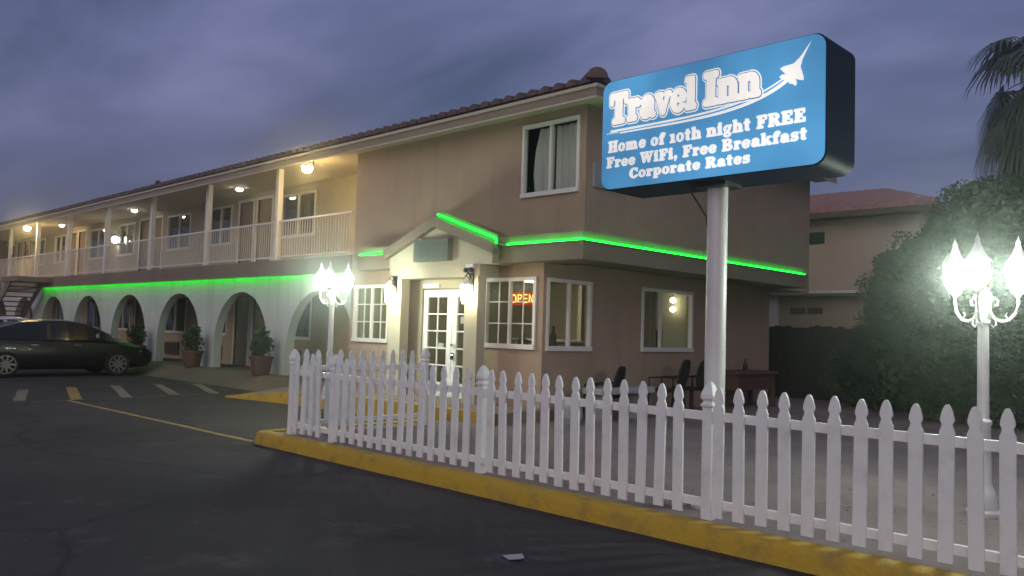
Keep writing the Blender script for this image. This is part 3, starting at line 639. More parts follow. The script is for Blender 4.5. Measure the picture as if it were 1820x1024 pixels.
# ================================================================ LETTERING (own slab-serif strokes)
S_, T_ = 0.27, 0.14
def r4(x0, y0, x1, y1, rad=0.05): return ('r', x0, y0, x1, y1, rad)
def li(w_, *p): return ('l', p, w_)
def el(cx_, cy_, rx, ry, wx, wy, a0=0, a1=360): return ('o', cx_, cy_, rx, ry, wx, wy, a0, a1)
XH = 0.70
GL = {
 'T': (0.86, [r4(.29, 0, .57, 1), r4(.16, 0, .70, .14), r4(.02, .84, .84, 1), r4(.02, .64, .15, 1), r4(.71, .64, .84, 1)]),
 'r': (0.58, [r4(.07, 0, .33, XH), r4(0, 0, .42, .14), r4(0, XH - .14, .2, XH), el(.40, .50, .17, .2, .14, .15, 0, 150), el(.47, .55, .11, .11, .11, .11)]),
 'a': (0.70, [el(.27, .22, .25, .23, .2, .13), r4(.36, .04, .61, .56), el(.33, .46, .28, .25, .22, .16, 0, 165), el(.17, .53, .11, .1, .11, .1), r4(.5, 0, .69, .13)]),
 'v': (0.68, [li(.2, (.14, XH - .08), (.34, .1)), li(.12, (.56, XH - .08), (.36, .1)), r4(0, XH - .13, .33, XH), r4(.42, XH - .13, .68, XH)]),
 'e': (0.66, [el(.33, .35, .32, .36, .21, .12, 20, 340), r4(.14, .31, .62, .42, .03), el(.33, .40, .32, .31, .2, .12, 0, 60)]),
 'l': (0.42, [r4(.07, 0, .33, 1), r4(0, 0, .41, .14), r4(0, .86, .2, 1)]),
 'I': (0.54, [r4(.13, 0, .41, 1), r4(.0, 0, .54, .15), r4(.0, .85, .54, 1)]),
 'n': (0.82, [r4(.07, 0, .32, XH), r4(0, 0, .39, .14), r4(0, XH - .14, .2, XH), el(.44, .42, .30, .29, .25, .16, 0, 150), r4(.49, 0, .74, .44), r4(.43, 0, .81, .14)]),
 'H': (0.94, [r4(.09, 0, .36, 1), r4(.57, 0, .84, 1), r4(.3, .43, .62, .57), r4(0, 0, .44, .14), r4(0, .86, .44, 1), r4(.49, 0, .93, .14), r4(.49, .86, .93, 1)]),
 'o': (0.70, [el(.34, .35, .33, .365, .21, .12)]),
 'm': (1.18, [r4(.07, 0, .31, XH), r4(0, 0, .37, .14), r4(0, XH - .14, .2, XH), el(.40, .42, .26, .29, .22, .16, 0, 150), r4(.44, 0, .67, .44), r4(.40, 0, .73, .14), el(.77, .42, .26, .29, .22, .16, 0, 150), r4(.81, 0, 1.04, .44), r4(.77, 0, 1.11, .14)]),
 'f': (0.50, [r4(.1, 0, .35, .8), r4(.02, 0, .44, .14), r4(0, XH - .15, .47, XH - .01), el(.35, .76, .25, .24, .2, .13, 20, 180), el(.46, .83, .1, .1, .1, .1)]),
 '1': (0.52, [r4(.13, 0, .39, XH + .02), r4(.02, 0, .5, .13), r4(.02, XH - .12, .3, XH + .02)]),
 '0': (0.68, [el(.33, .36, .32, .375, .19, .11)]),
 't': (0.52, [r4(.11, .06, .36, .92), r4(0, XH - .14, .48, XH), el(.31, .2, .2, .2, .16, .13, 180, 330), r4(.2, .0, .4, .12)]),
 'h': (0.82, [r4(.07, 0, .32, 1), r4(0, 0, .39, .14), r4(0, .86, .2, 1), el(.44, .42, .30, .29, .25, .16, 0, 150), r4(.49, 0, .74, .44), r4(.43, 0, .81, .14)]),
 'i': (0.42, [r4(.07, 0, .33, XH), r4(0, 0, .41, .14), r4(0, XH - .14, .2, XH), el(.2, .87, .14, .13, .14, .13)]),
 'g': (0.68, [el(.30, .42, .28, .28, .19, .11), el(.32, -.06, .3, .2, .17, .12), r4(.1, .06, .5, .2), el(.56, .62, .1, .09, .1, .09)]),
 'F': (0.80, [r4(.1, 0, .38, 1), r4(0, 0, .5, .14), r4(0, .86, .76, 1), r4(.63, .64, .76, 1), r4(.3, .43, .55, .56), r4(.47, .34, .57, .66)]),
 'R': (0.92, [r4(.09, 0, .36, 1), r4(0, 0, .44, .14), r4(0, .86, .4, 1), el(.44, .73, .37, .27, .25, .14, -90, 90), r4(.3, .46, .48, .59), r4(.3, .87, .5, 1), li(.24, (.52, .45), (.72, .12)), r4(.6, 0, .93, .14)]),
 'E': (0.84, [r4(.1, 0, .38, 1), r4(0, 0, .78, .14), r4(0, .86, .76, 1), r4(.63, .66, .76, 1), r4(.65, 0, .79, .34), r4(.3, .43, .55, .56), r4(.47, .33, .57, .67)]),
 'W': (1.26, [li(.22, (.18, .92), (.38, .12)), li(.13, (.62, .9), (.42, .12)), li(.22, (.62, .92), (.84, .12)), li(.13, (1.08, .9), (.88, .12)), r4(0, .86, .42, 1), r4(.48, .86, .8, 1), r4(.9, .86, 1.26, 1)]),
 ',': (0.34, [el(.16, .13, .13, .13, .13, .13), li(.1, (.22, .08), (.12, -.16))]),
 'B': (0.90, [r4(.09, 0, .36, 1), r4(0, 0, .42, .14), r4(0, .86, .42, 1), el(.44, .74, .34, .26, .23, .13, -90, 90), el(.46, .27, .39, .27, .26, .14, -90, 90), r4(.3, .44, .5, .57), r4(.3, .87, .48, 1), r4(.3, 0, .5, .13)]),
 'k': (0.82, [r4(.07, 0, .32, 1), r4(0, 0, .39, .14), r4(0, .86, .2, 1), li(.12, (.34, .32), (.62, .62)), li(.22, (.42, .38), (.66, .1)), r4(.46, XH - .12, .78, XH), r4(.5, 0, .82, .13)]),
 's': (0.60, [el(.29, .50, .26, .21, .19, .12, 30, 270), el(.29, .21, .27, .22, .19, .12, -150, 90), li(.17, (.2, .43), (.4, .28)), r4(.43, .46, .54, .7), r4(.03, 0, .13, .24)]),
 'C': (0.84, [el(.44, .5, .43, .52, .27, .14, 40, 320), r4(.68, .62, .8, .98), el(.72, .2, .12, .1, .12, .1)]),
 'p': (0.76, [r4(.07, -.28, .32, XH), r4(0, -.28, .42, -.15), r4(0, XH - .14, .2, XH), el(.42, .35, .31, .36, .22, .12)]),
 ' ': (0.34, []),
}
def glyph_polys(p, d):
    """one primitive widened by d -> list of 2D polygons"""
    if p[0] == 'r':
        x0, y0, x1, y1, rad = p[1] - d, p[2] - d, p[3] + d, p[4] + d, p[5] + d
        rad = min(rad, (x1 - x0) / 2.01, (y1 - y0) / 2.01); o = []
        for (cx_, cy_, a0) in ((x1 - rad, y1 - rad, 0), (x0 + rad, y1 - rad, 90), (x0 + rad, y0 + rad, 180), (x1 - rad, y0 + rad, 270)):
            for q in range(4): a = R(a0 + 30 * q); o.append((cx_ + rad * math.cos(a), cy_ + rad * math.sin(a)))
        return [o]
    if p[0] == 'l':
        (xa, ya), (xb, yb) = p[1]; h = p[2] / 2 + d; a = math.atan2(yb - ya, xb - xa)
        return [[(xb + h * math.cos(a + R(-90 + 30 * q)), yb + h * math.sin(a + R(-90 + 30 * q))) for q in range(7)] + [(xa + h * math.cos(a + R(90 + 30 * q)), ya + h * math.sin(a + R(90 + 30 * q))) for q in range(7)]]
    _, cx_, cy_, rx, ry, wx, wy, a0, a1 = p; rx += d; ry += d; ix, iy = max(rx - wx - 2 * d, 0), max(ry - wy - 2 * d, 0)
    n = 24 if a1 - a0 > 200 else 12; o = []
    for i in range(n):
        t0, t1 = R(a0 + (a1 - a0) * i / n), R(a0 + (a1 - a0) * (i + 1) / n)
        q = [(cx_ + rx * math.cos(t0), cy_ + ry * math.sin(t0)), (cx_ + rx * math.cos(t1), cy_ + ry * math.sin(t1))]
        q += [(cx_, cy_)] if ix < 1e-6 or iy < 1e-6 else [(cx_ + ix * math.cos(t1), cy_ + iy * math.sin(t1)), (cx_ + ix * math.cos(t0), cy_ + iy * math.sin(t0))]
        o.append(q)
    return o
def text_w(s, tr=0.03): return sum(GL[c][0] + tr for c in s) - tr
def text(mb, s, x0, z0, h, yplane, d=0.0, wide=1.0, step=1.5e-4, slope=0.0, tr=0.03):
    x = 0.0; k_ = 0
    for c in s:
        for p in GL[c][1]:
            k_ = (k_ + 1) % 9
            for poly in glyph_polys(p, d):
                y = yplane - step * k_
                mb.add([(x0 + (x + a) * h * wide, y, z0 + b_ * h + (x + a) * h * wide * slope) for a, b_ in poly], [tuple(range(len(poly)))])
        x += GL[c][0] + tr
    return x * h * wide

# ================================================================ ROADSIDE SIGN
SX0, SX1, SY0, SY1, SZ0, SZ1 = -4.535, -2.495, 5.75, 6.25, 2.77, 3.75
t = thing('sign_pole', (-3.515, 6.0, 0.13), 'tall round white pole behind the picket fence carrying the blue sign', 'pole')
a = MB(); a.lathe([(.083, 0), (.083, 2.66)], (-3.515, 6.0, 0.12), 24); a.build('shaft', POLEM, t, smooth=True)
a = MB(); a.lathe([(.17, 0), (.17, .02), (.165, .025)], (-3.515, 6.0, 0.13), 20); a.build('base_plate', POLEM, t)
a = MB(); a.box(-3.66, -3.37, 5.86, 6.14, 2.735, 2.768); a.build('top_plate', DARKM, t)
a = MB(); a.tube([(-3.70, 5.86, 2.768), (-3.69, 5.87, 2.70), (-3.63, 5.92, 2.58), (-3.60, 5.97, 2.50), (-3.60, 5.98, 2.42)], .008, 6); a.build('cable', DARKM, t)
t = thing('motel_sign', (-3.515, 6.0, SZ0), 'blue boxed roadside sign with white lettering and jet on a white pole', 'sign')
def rrect(x0, x1, z0, z1, rad, n=6):
    o = []
    for (cx_, cz_, a0) in ((x1 - rad, z1 - rad, 0), (x0 + rad, z1 - rad, 90), (x0 + rad, z0 + rad, 180), (x1 - rad, z0 + rad, 270)):
        for q in range(n + 1): aa = R(a0 + 90 * q / n); o.append((cx_ + rad * math.cos(aa), cz_ + rad * math.sin(aa)))
    return o
a = MB(); a.prism(rrect(SX0, SX1, SZ0, SZ1, .10, 12), SY0, SY1, lambda u_, v_, d: (u_, d, v_)); cabo = a.build('cabinet', CABN, t)
FY = SY0 - .014
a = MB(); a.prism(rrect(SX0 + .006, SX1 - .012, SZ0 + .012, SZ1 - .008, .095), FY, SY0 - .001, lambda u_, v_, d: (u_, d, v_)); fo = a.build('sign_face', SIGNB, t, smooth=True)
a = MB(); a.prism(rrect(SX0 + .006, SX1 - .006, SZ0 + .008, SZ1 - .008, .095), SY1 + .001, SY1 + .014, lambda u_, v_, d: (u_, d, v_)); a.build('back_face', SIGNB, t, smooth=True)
# title line, three layers: white rim, blue gap, white letters
SW = SX1 - SX0; 
s1 = 'Travel Inn'; h1 = .262; wd1 = 1.435 / (text_w(s1, .0) * h1); tx = SX0 + .095; tz = SZ0 + .585
for d, lay, material, nm in ((.112, .004, SIGNW, 'title_rim'), (.074, .008, SIGNO, 'title_gap'), (.046, .012, SIGNW, 'title_lettering')):
    a = MB(); text(a, s1, tx, tz, h1, FY - lay, d, wd1, slope=0.005, tr=.0); a.build(nm, material, fo)
a = MB()
lines = (('Home of 10th night FREE', SX0 + .08, SX0 + 1.89, SZ0 + .335, .099), ('Free WiFi, Free Breakfast', SX0 + .065, SX0 + 1.90, SZ0 + .20, .093), ('Corporate Rates', SX0 + .315, SX0 + 1.45, SZ0 + .083, .086))
for s, xa, xb, z, h in lines: text(a, s, xa, z, h, FY - .004, .036, (xb - xa) / (text_w(s, .07) * h), tr=.07)
a.build('slogan_lettering', SIGNW, fo)
# swoosh and jet
a = MB()
def ribbon(mb, pts, w0, w1, y):
    n = len(pts); vs = []
    for i, (x, z) in enumerate(pts):
        xa, za = pts[max(i - 1, 0)]; xb, zb = pts[min(i + 1, n - 1)]; L_ = math.hypot(xb - xa, zb - za); nx, nz = -(zb - za) / L_, (xb - xa) / L_
        ww = (w0 + (w1 - w0) * i / (n - 1)) / 2; vs += [(x + nx * ww, y, z + nz * ww), (x - nx * ww, y, z - nz * ww)]
    mb.add(vs, [(2 * i, 2 * i + 1, 2 * i + 3, 2 * i + 2) for i in range(n - 1)])
def bez(p0, p1, p2, p3, n=24):
    return [tuple((1 - t_) ** 3 * p0[i] + 3 * (1 - t_) ** 2 * t_ * p1[i] + 3 * (1 - t_) * t_ ** 2 * p2[i] + t_ ** 3 * p3[i] for i in (0, 1)) for t_ in [q / n for q in range(n + 1)]]
jx, jz = SX0 + 1.735, SZ1 - .335
ribbon(a, bez((SX0 + .20, SZ0 + .497), (SX0 + .9, SZ0 + .50), (SX1 - .62, SZ0 + .46), (jx + .02, jz + .03)), .012, .030, FY - .0042)
ribbon(a, bez((SX0 + .10, SZ0 + .522), (SX0 + .9, SZ0 + .527), (SX1 - .68, SZ0 + .50), (jx - .025, jz + .04)), .020, .012, FY - .0047)
for i in range(7): a.add([(SX0 + .06 + .018 * i, FY - .0044, SZ0 + .500 + .004 * (i % 3)), (SX0 + .072 + .018 * i, FY - .0044, SZ0 + .498), (SX0 + .07 + .018 * i, FY - .0044, SZ0 + .514 + .003 * (i % 2))], [(0, 1, 2)])
# jet outline: nose up right; local axes (along, across)
J = [(.36, 0), (.24, .011), (.17, .018), (.13, .032), (.095, .042), (.03, .125), (-.005, .150), (-.018, .105), (-.028, .060), (-.05, .098), (-.085, .108), (-.082, .055), (-.095, .030), (-.075, .012)]
J = J + [(p, -q) for p, q in J[:0:-1]]
an = R(56); jcx, jcz = SX0 + 1.779, SZ1 - .273
vs = [(jcx + .74 * (p * math.cos(an) - q * math.sin(an)), FY - .0052, jcz + .74 * (p * math.sin(an) + q * math.cos(an))) for p, q in J]
a.add(vs, [tuple(range(len(vs)))])
a.build('jet_emblem', SIGNW, fo)

# ================================================================ PICKET FENCE
def picket(mb_name, parent, c, axis, zb, zt, hw=.0435, th=.020, material=WHITE):
    pr_ = [(-hw, zb), (hw, zb), (hw, zt - .165), (.036, zt - .150), (.029, zt - .128), (.030, zt - .120), (.040, zt - .098), (.0385, zt - .078), (.027, zt - .034), (.013, zt - .006), (.006, zt)]
    pr_ += [(-x, z) for x, z in pr_[:1:-1]]
    q = MB()
    if axis == 'x': q.prism(pr_, c[1] - th / 2, c[1] + th / 2, lambda u_, v_, d: (c[0] + u_, d, v_))
    else: q.prism(pr_, c[0] - th / 2, c[0] + th / 2, lambda u_, v_, d: (d, c[1] + u_, v_))
    return q.build('picket', material, parent)
def fence_post(parent, x, y, zb, zt):
    q = MB(); q.box(x - .042, x + .042, y - .042, y + .042, zb, zt - .20)
    q.lathe([(.0594, 0), (.074, .010), (.074, .026), (.054, .04), (.054, .05), (.075, .07), (.073, .10), (.045, .162), (.018, .195), (.0, .20)], (x, y, zt - .20), 4, PI / 4)
    return q.build('post', WHITE, parent, bevel=.004)
FY0 = 5.56
fe = thing('picket_fence', (-5, FY0 + .03, 0.13), 'white picket fence with pointed tops along the yellow kerb', 'fence')
posts = [(-9.28, 1.20), (-8.36, 1.17), (-5.82, 1.17), (-3.32, 1.17), (-.82, 1.17), (1.68, 1.17)]
for x, zt in posts: fence_post(fe, x, FY0 + .045, .10, zt)
k_ = 0; x = -1.30 + .174 * 17
while x > -9.2:
    if not any(abs(x - p[0]) < .085 for p in posts):
        o = picket('picket', fe, (x + random.uniform(-.004, .004), FY0 - .002), 'x', .165 + random.uniform(-.006, .006), 1.132 + random.uniform(-.006, .006) + (.02 if x < -8.2 else 0))
        lean = random.gauss(0, .006); o.matrix_local = Matrix.Translation((x + 5, 0, 0)) @ Matrix.Rotation(lean, 4, 'Y') @ Matrix.Rotation(random.gauss(0, .012), 4, 'X') @ Matrix.Translation((-x - 5, 0, 0))
    x -= .174
for z0, z1 in ((.225, .285), (.875, .94)):
    for a_, b_ in zip(posts[:-1], posts[1:]):
        q = MB(); q.box(a_[0] + .043, b_[0] - .043, FY0 + .012, FY0 + .05, z0, z1); q.build('rail', WHITE, fe)
f2 = thing('picket_fence', (-9.2, 6.6, 0.13), 'short white picket fence running back from the corner post towards the entrance', 'fence')
for i in range(11): picket('picket', f2, (-9.23, 5.745 + .172 * i), 'y', .20, 1.20 + random.uniform(-.006, .006))
fence_post(f2, -9.20, 7.68, .10, 1.235)
for z0, z1 in ((.24, .30), (.93, .995)):
    q = MB(); q.box(-9.218, -9.18, 5.66, 7.63, z0, z1); q.build('rail', WHITE, f2)

# ================================================================ LAMP POSTS
def lamp_post(rot):
    t = thing('lamp_post', (0, 0, 0), '', 'street lamp')
    p = MB(); p.lathe([(.13, 0), (.13, .03), (.105, .05), (.10, .16), (.085, .20), (.075, .22), (.062, .26), (.056, .72), (.066, .735), (.066, .76), (.045, .78), (.042, 1.55), (.055, 1.56), (.055, 1.59)], (0, 0, 0), 16)
    p.build('post', POLEM, t, smooth=True)
    h = MB(); h.lathe([(.055, 1.591), (.06, 1.60), (.06, 1.76), (.075, 1.77), (.045, 1.82), (.02, 1.86), (0, 1.89)], (0, 0, 0), 12); h.build('hub', POLEM, t, smooth=True)
    for q in range(3):
        a_ = R(120 * q + rot); ca, sa = math.cos(a_), math.sin(a_)
        P = lambda r, z: (r * ca, r * sa, z)
        arm = MB(); arm.tube([P(.05, 1.66), P(.085, 1.60), P(.14, 1.575), P(.20, 1.59), P(.25, 1.65), P(.27, 1.73), P(.27, 1.80)], .0125, 8)
        arm.tube([P(.06, 1.74), P(.09, 1.77), P(.115, 1.75), P(.11, 1.71), P(.09, 1.71)], .009, 6); arm.tube([P(.09, 1.605), P(.10, 1.55), P(.075, 1.53), P(.06, 1.55)], .008, 6)
        arm.tube([P(.19, 1.60), P(.17, 1.63), P(.185, 1.65)], .007, 6)
        ao = arm.build('arm', POLEM, t, smooth=True)
        c = (.27 * ca, .27 * sa, 1.80)
        l = MB(); l.lathe([(.018, -.02), (.03, 0), (.05, .015), (.06, .04), (.058, .05)], c, 12); l.build('cup', POLEM, ao, smooth=True)
        g_ = MB(); g_.lathe([(.055, .051), (.082, .10), (.092, .16), (.088, .22), (.08, .245)], c, 8); g_.build('globe', GLOBE, ao, smooth=True)
        cp = MB(); cp.lathe([(.098, .247), (.102, .26), (.08, .285), (.045, .34), (.022, .40), (.016, .42), (.02, .43), (.008, .455), (0, .49)], c, 8); cp.build('cap', POLEM, ao, smooth=True)
    return t
la = lamp_post(36); la.location = (-1.96, 7.58, .13)
la['label'] = 'three armed white lamp post lit at the right edge of the yard before the hedge'; la['group'] = 'three armed white lamp posts'
lb = copy_tree(la); lb.location = (-12.05, 7.95, .26); lb.rotation_euler = (0, 0, R(40)); lb.scale = (1.0, 1.0, 1.03)
lb['label'] = 'three armed white lamp post lit near the arches behind the short fence'

# ================================================================ OPEN SIGN
t = thing('open_sign', (-9.45, LF + .15, 1.95), 'red and yellow neon sign reading OPEN in the office window', 'neon sign')
a = MB(); a.box(-9.76, -9.12, LF + .20, LF + .225, 1.945, 2.175); a.build('backboard', mat('neon_board', (.10, .012, .01), .5, emit=(1, .05, .02), estr=.28), t)
def neon(mb, pts): mb.tube([(x_, LF + .185, z_) for x_, z_ in pts], .0095, 6)
a = MB(); ox, oz, hh, ww = -9.69, 1.995, .13, .095
neon(a, [(ox + ww / 2 + ww / 2 * math.cos(R(q)), oz + hh / 2 + hh / 2 * math.sin(R(q))) for q in range(0, 361, 30)])
neon(a, [(ox + .145, oz), (ox + .145, oz + hh), (ox + .21, oz + hh * .96), (ox + .225, oz + hh * .75), (ox + .21, oz + hh * .52), (ox + .145, oz + hh * .48)])
for q in (0, .5, 1): neon(a, [(ox + .275, oz + hh * q), (ox + .35, oz + hh * q)])
neon(a, [(ox + .275, oz), (ox + .275, oz + hh)]); neon(a, [(ox + .40, oz), (ox + .40, oz + hh), (ox + .48, oz), (ox + .48, oz + hh)])
a.build('lettering', NEON, t)
a = MB(); neon(a, [(-9.745, 1.96), (-9.135, 1.96), (-9.135, 2.16), (-9.745, 2.16), (-9.745, 1.96)]); a.build('border', NEONR, t)

# ---------------------------------------------------------------- inside the office
t = thing('reception_counter', (-10.4, 12.4, .3), 'pale reception counter inside the office behind the front window', 'counter')
a = MB(); a.box(-11.6, -9.3, 12.1, 12.8, .3, 1.32); a.build('body', DOORM, t)
a = MB(); a.box(-11.7, -9.25, 12.0, 12.9, 1.322, 1.37); a.build('top', STONE, t, bevel=.01)
for i, (x_, y_, w_, h_, lb_) in enumerate(((-9.5, 10.4, .10, .33, 'dark bottle shape on the sill inside the office window'), (-9.3, 10.45, .16, .22, 'low dark ornament on the sill behind the right window sash'), (-9.15, 10.4, .12, .38, 'tall dark ornament beside the right window frame inside the office'), (-9.9, 10.45, .2, .2, 'wide low ornament on the sill behind the left window sash'))):
    a = MB(); a.lathe([(w_ * .45, 0), (w_ * .5, h_ * .1), (w_ * .5, h_ * .5), (w_ * .2, h_ * .75), (w_ * .24, h_ * .95), (0, h_)], (x_, y_, 1.25), 12); tag(a.build('ornament', DARKROOM, smooth=True), lb_, 'ornament')
a = MB(); a.box(-10.12, -9.0, 10.25, 10.6, 1.18, 1.248); a.box(-10.08, -10.04, 10.28, 10.57, .3, 1.179); a.box(-9.08, -9.04, 10.28, 10.57, .3, 1.179); tag(a.build('shelf', DOORM), 'narrow wooden display shelf just inside the front office window', 'shelf')
t = thing('ceiling_lamp', (-11.2, 12.0, 2.62), 'round flush ceiling lamp inside the office', 'ceiling light')
a = MB(); a.lathe([(.2, 0), (.2, -.04)], (-11.2, 12.0, 2.622), 18); a.build('base', FRAME, t)
a = MB(); a.lathe([(.18, -.041), (.17, -.08), (.1, -.11), (0, -.12)], (-11.2, 12.0, 2.622), 18); a.build('diffuser', emis('room_lamp', (1, .90, .68), 80.0), t, smooth=True)
t = thing('pendant_lamp', (-9.22, 14.08, 2.6), 'pendant lamp with two glowing bulbs inside the side window', 'lamp')
a = MB(); a.tube([(-9.22, 14.08, 2.62), (-9.22, 14.08, 2.0)], .012, 6); a.build('stem', CHROME, t)
for z_ in (2.23, 2.05): a = MB(); a.lathe([(0, -.06), (.055, -.03), (.06, .02), (.02, .06)], (-9.22, 14.08, z_), 12); a.build('bulb', BULB, t, smooth=True)
t = thing('monitor', (-9.2, 13.35, 1.25), 'dark square monitor back standing in the side window', 'monitor')
a = MB(); a.box(-9.20, -9.14, 13.06, 13.62, 1.28, 1.62); a.build('screen', DARKM, t, bevel=.01)
a = MB(); a.box(-9.28, -9.22, 13.25, 13.4, .9, 1.5); a.box(-9.4, -9.1, 13.1, 13.55, .86, .9); a.build('stand', DARKM, t)
t = thing('table', (-9.35, 13.3, .3), 'small dark table inside the side window under the monitor', 'table')
a = MB(); a.box(-9.75, -8.98, 12.7, 13.9, .82, .858); a.build('table_top', DOORM, t)
for sx in (-9.7, -9.03):
    for sy in (12.75, 13.85): a = MB(); a.box(sx - .025, sx + .025, sy - .025, sy + .025, .3, .819); a.build('leg', DOORM, t)

# ================================================================ PLANTS
def leaves(mb, c, rad, n, size, rnd, shell=0.45, zmin=None):
    cx_, cy_, cz_ = c
    for _ in range(n):
        while True:
            v = Vector((rnd.uniform(-1, 1), rnd.uniform(-1, 1), rnd.uniform(-1, 1))); l = v.length
            if 0.05 < l <= 1: break
        v = v.normalized() * (shell + (1 - shell) * rnd.random() ** .6)
        p = Vector((cx_ + v.x * rad[0], cy_ + v.y * rad[1], cz_ + v.z * rad[2]))
        if zmin is not None and p.z < zmin: continue
        s = size * rnd.uniform(.6, 1.4); a = Vector((rnd.gauss(0, 1), rnd.gauss(0, 1), rnd.gauss(0, .7))).normalized(); b_ = a.cross(Vector((rnd.gauss(0, 1), rnd.gauss(0, 1), rnd.gauss(0, 1)))).normalized()
        mb.add([p - a * s, p + b_ * s * .45, p + a * s, p - b_ * s * .45], [(0, 1, 2, 3)])
rnd = random.Random(3)
# big clipped tree-hedge at the right
lumps = []
for x_, z_, r in ((-5.5, 1.2, .8), (-5.6, 2.15, .72), (-5.5, 2.8, .55), (-5.05, 3.0, .7), (-4.5, 3.35, .85), (-3.9, 3.7, .9), (-3.1, 3.5, 1.15), (-2.2, 3.5, 1.2), (-1.2, 3.5, 1.2), (-.2, 3.4, 1.2), (.9, 3.4, 1.2), (-4.7, 1.6, 1.0), (-4.1, 1.9, 1.3), (-3.0, 1.9, 1.4), (-1.9, 1.9, 1.4), (-.8, 1.9, 1.4), (.4, 1.9, 1.4), (1.4, 2.0, 1.3), (-4.9, .8, .85), (-4.0, .8, 1.0), (-2.8, .8, 1.0), (-1.5, .8, 1.0), (-.2, .8, 1.0), (1.0, .8, 1.0)):
    lumps.append((x_, 16.0 + rnd.uniform(-.25, .35), z_, r))
tr = thing('hedge_tree', (-2.5, 16.0, .13), 'huge dense green hedge tree behind the right lamp post', 'tree')
hb = MB()
for (x_, y_, z_, r) in lumps:
    for q in range(9):
        v = Vector((rnd.uniform(-1, 1), rnd.uniform(-1.0, .5), rnd.uniform(-.8, 1))).normalized() * r * rnd.uniform(.62, .92)
        leaves(hb, (x_ + v.x, y_ + v.y, z_ + v.z), (r * rnd.uniform(.26, .46),) * 3, 400, .034, rnd, .3, .14)
    leaves(hb, (x_, y_, z_), (r * .82,) * 3, 1500, .085, rnd, .5, .14)
hb.build('crown', LEAFD, tr)
tk = MB()
for x_ in (-4.6, -3.2, -1.8, 0.2): tk = MB(); tk.tube([(x_, 16.1, .1), (x_ + .1, 16.15, 1.2), (x_ - .05, 16.1, 2.2), (x_ + .1, 16.1, 3.0)], [.14, .11, .08, .03], 8); tk.build('trunk', BARK, tr)
# smaller dark shrub at the foot of the wooden fence
sh = thing('shrub', (-6.4, 17.6, .13), 'low dark shrub between the wooden fence and the hedge tree', 'shrub')
q = MB(); 
for _ in range(16): leaves(q, (-6.5 + rnd.uniform(-.8, .7), 17.6 + rnd.uniform(-.5, .4), .7 + rnd.uniform(-.4, .55)), (.4, .4, .38), 200, .06, rnd, .3, .14)
q.build('crown', LEAFD, sh); q = MB(); q.tube([(-6.4, 17.6, .1), (-6.35, 17.6, .9)], [.05, .02], 6); q.build('trunk', BARK, sh)

# fan palm
pm = thing('palm_tree', (-4.0, 19.6, .13), 'tall fan palm with drooping fronds behind the hedge tree', 'tree')
pb = Vector((-3.95, 19.6, 0))
q = MB(); q.tube([(pb.x, pb.y, .1), (pb.x + .05, pb.y, 2.5), (pb.x, pb.y, 5.0), (pb.x, pb.y, 7.4)], [.26, .21, .19, .2], 12); q.build('trunk', BARK, pm, smooth=True)
fr = MB()
def frond(base, az, el_, ln, droop, fan):
    d = Vector((math.cos(az) * math.cos(el_), math.sin(az) * math.cos(el_), math.sin(el_)))
    pts = []; p = Vector(base); v = d.copy()
    for i in range(6): pts.append(p.copy()); p = p + v * ln / 5; v = (v + Vector((0, 0, -droop * .25))).normalized()
    fr.tube(pts, [.018, .016, .014, .012, .010, .008], 5, False)
    tip = pts[-1]; ax = v.normalized(); side = ax.cross(Vector((0, 0, 1)))
    if side.length < .05: side = Vector((1, 0, 0))
    side.normalize(); nrm = side.cross(ax)
    for j in range(22):
        th = R(-115 + 230 * j / 21) + rnd.uniform(-.04, .04); dr = (ax * math.cos(th) + side * math.sin(th)).normalized()
        L_ = fan * (1 - .25 * abs(th) / 2) * rnd.uniform(.85, 1.05); wv = dr.cross(nrm).normalized() * .028
        a_ = tip + dr * L_ * .5 + Vector((0, 0, -.06 * droop * L_)); b_ = tip + dr * L_ * .85 + Vector((0, 0, -.42 * droop * L_)); c_ = b_ + dr * L_ * .1 + Vector((0, 0, -.35 * droop * L_))
        fr.add([tip - wv * .3, tip + wv * .3, a_ + wv, a_ - wv, b_ + wv * .7, b_ - wv * .7, c_], [(0, 1, 2, 3), (3, 2, 4, 5), (5, 4, 6)])
for k_ in range(60):
    lvl = k_ / 59; z_ = 5.6 + 2.1 * lvl
    frond((pb.x + rnd.uniform(-.12, .12), pb.y + rnd.uniform(-.12, .12), z_), rnd.uniform(0, 2 * PI), R(-46 + 104 * lvl + rnd.uniform(-10, 10)), rnd.uniform(.7, 1.1), 1.2 - .5 * lvl, rnd.uniform(.7, 1.0))
fr.build('fronds', LEAFP, pm)

# planters along the arcade
def planter():
    t = thing('planter', (0, 0, 0), '', 'planter', 'potted shrubs between the arches')
    p = MB(); p.lathe([(.19, 0), (.20, .02), (.265, .38), (.29, .385), (.29, .45), (.25, .45), (.24, .40), (0, .40)], (0, 0, 0), 20); p.build('pot', POTM, t, smooth=True)
    l = MB(); r2 = random.Random(11)
    for _ in range(14): leaves(l, (r2.uniform(-.14, .14), r2.uniform(-.14, .14), .72 + r2.uniform(-.2, .32)), (.17, .17, .17), 60, .05, r2, .2)
    l.build('foliage', LEAFPOT, t)
    s = MB(); s.tube([(0, 0, .39), (.01, .01, .8)], .018, 6); s.build('stem', BARK, t)
    return t
p0 = planter(); p0.location = (-18.05, 10.0, .29); p0['label'] = 'potted dark shrub in a terracotta pot nearest the office end of the arcade'
for (x_, lb_) in ((-21.78, 'potted dark shrub in a terracotta pot, second along from the office'), (-25.6, 'potted dark shrub half hidden behind the nose of the dark car')):
    c = copy_tree(p0); c.location = (x_, 10.02, .29); c.rotation_euler = (0, 0, x_); c['label'] = lb_

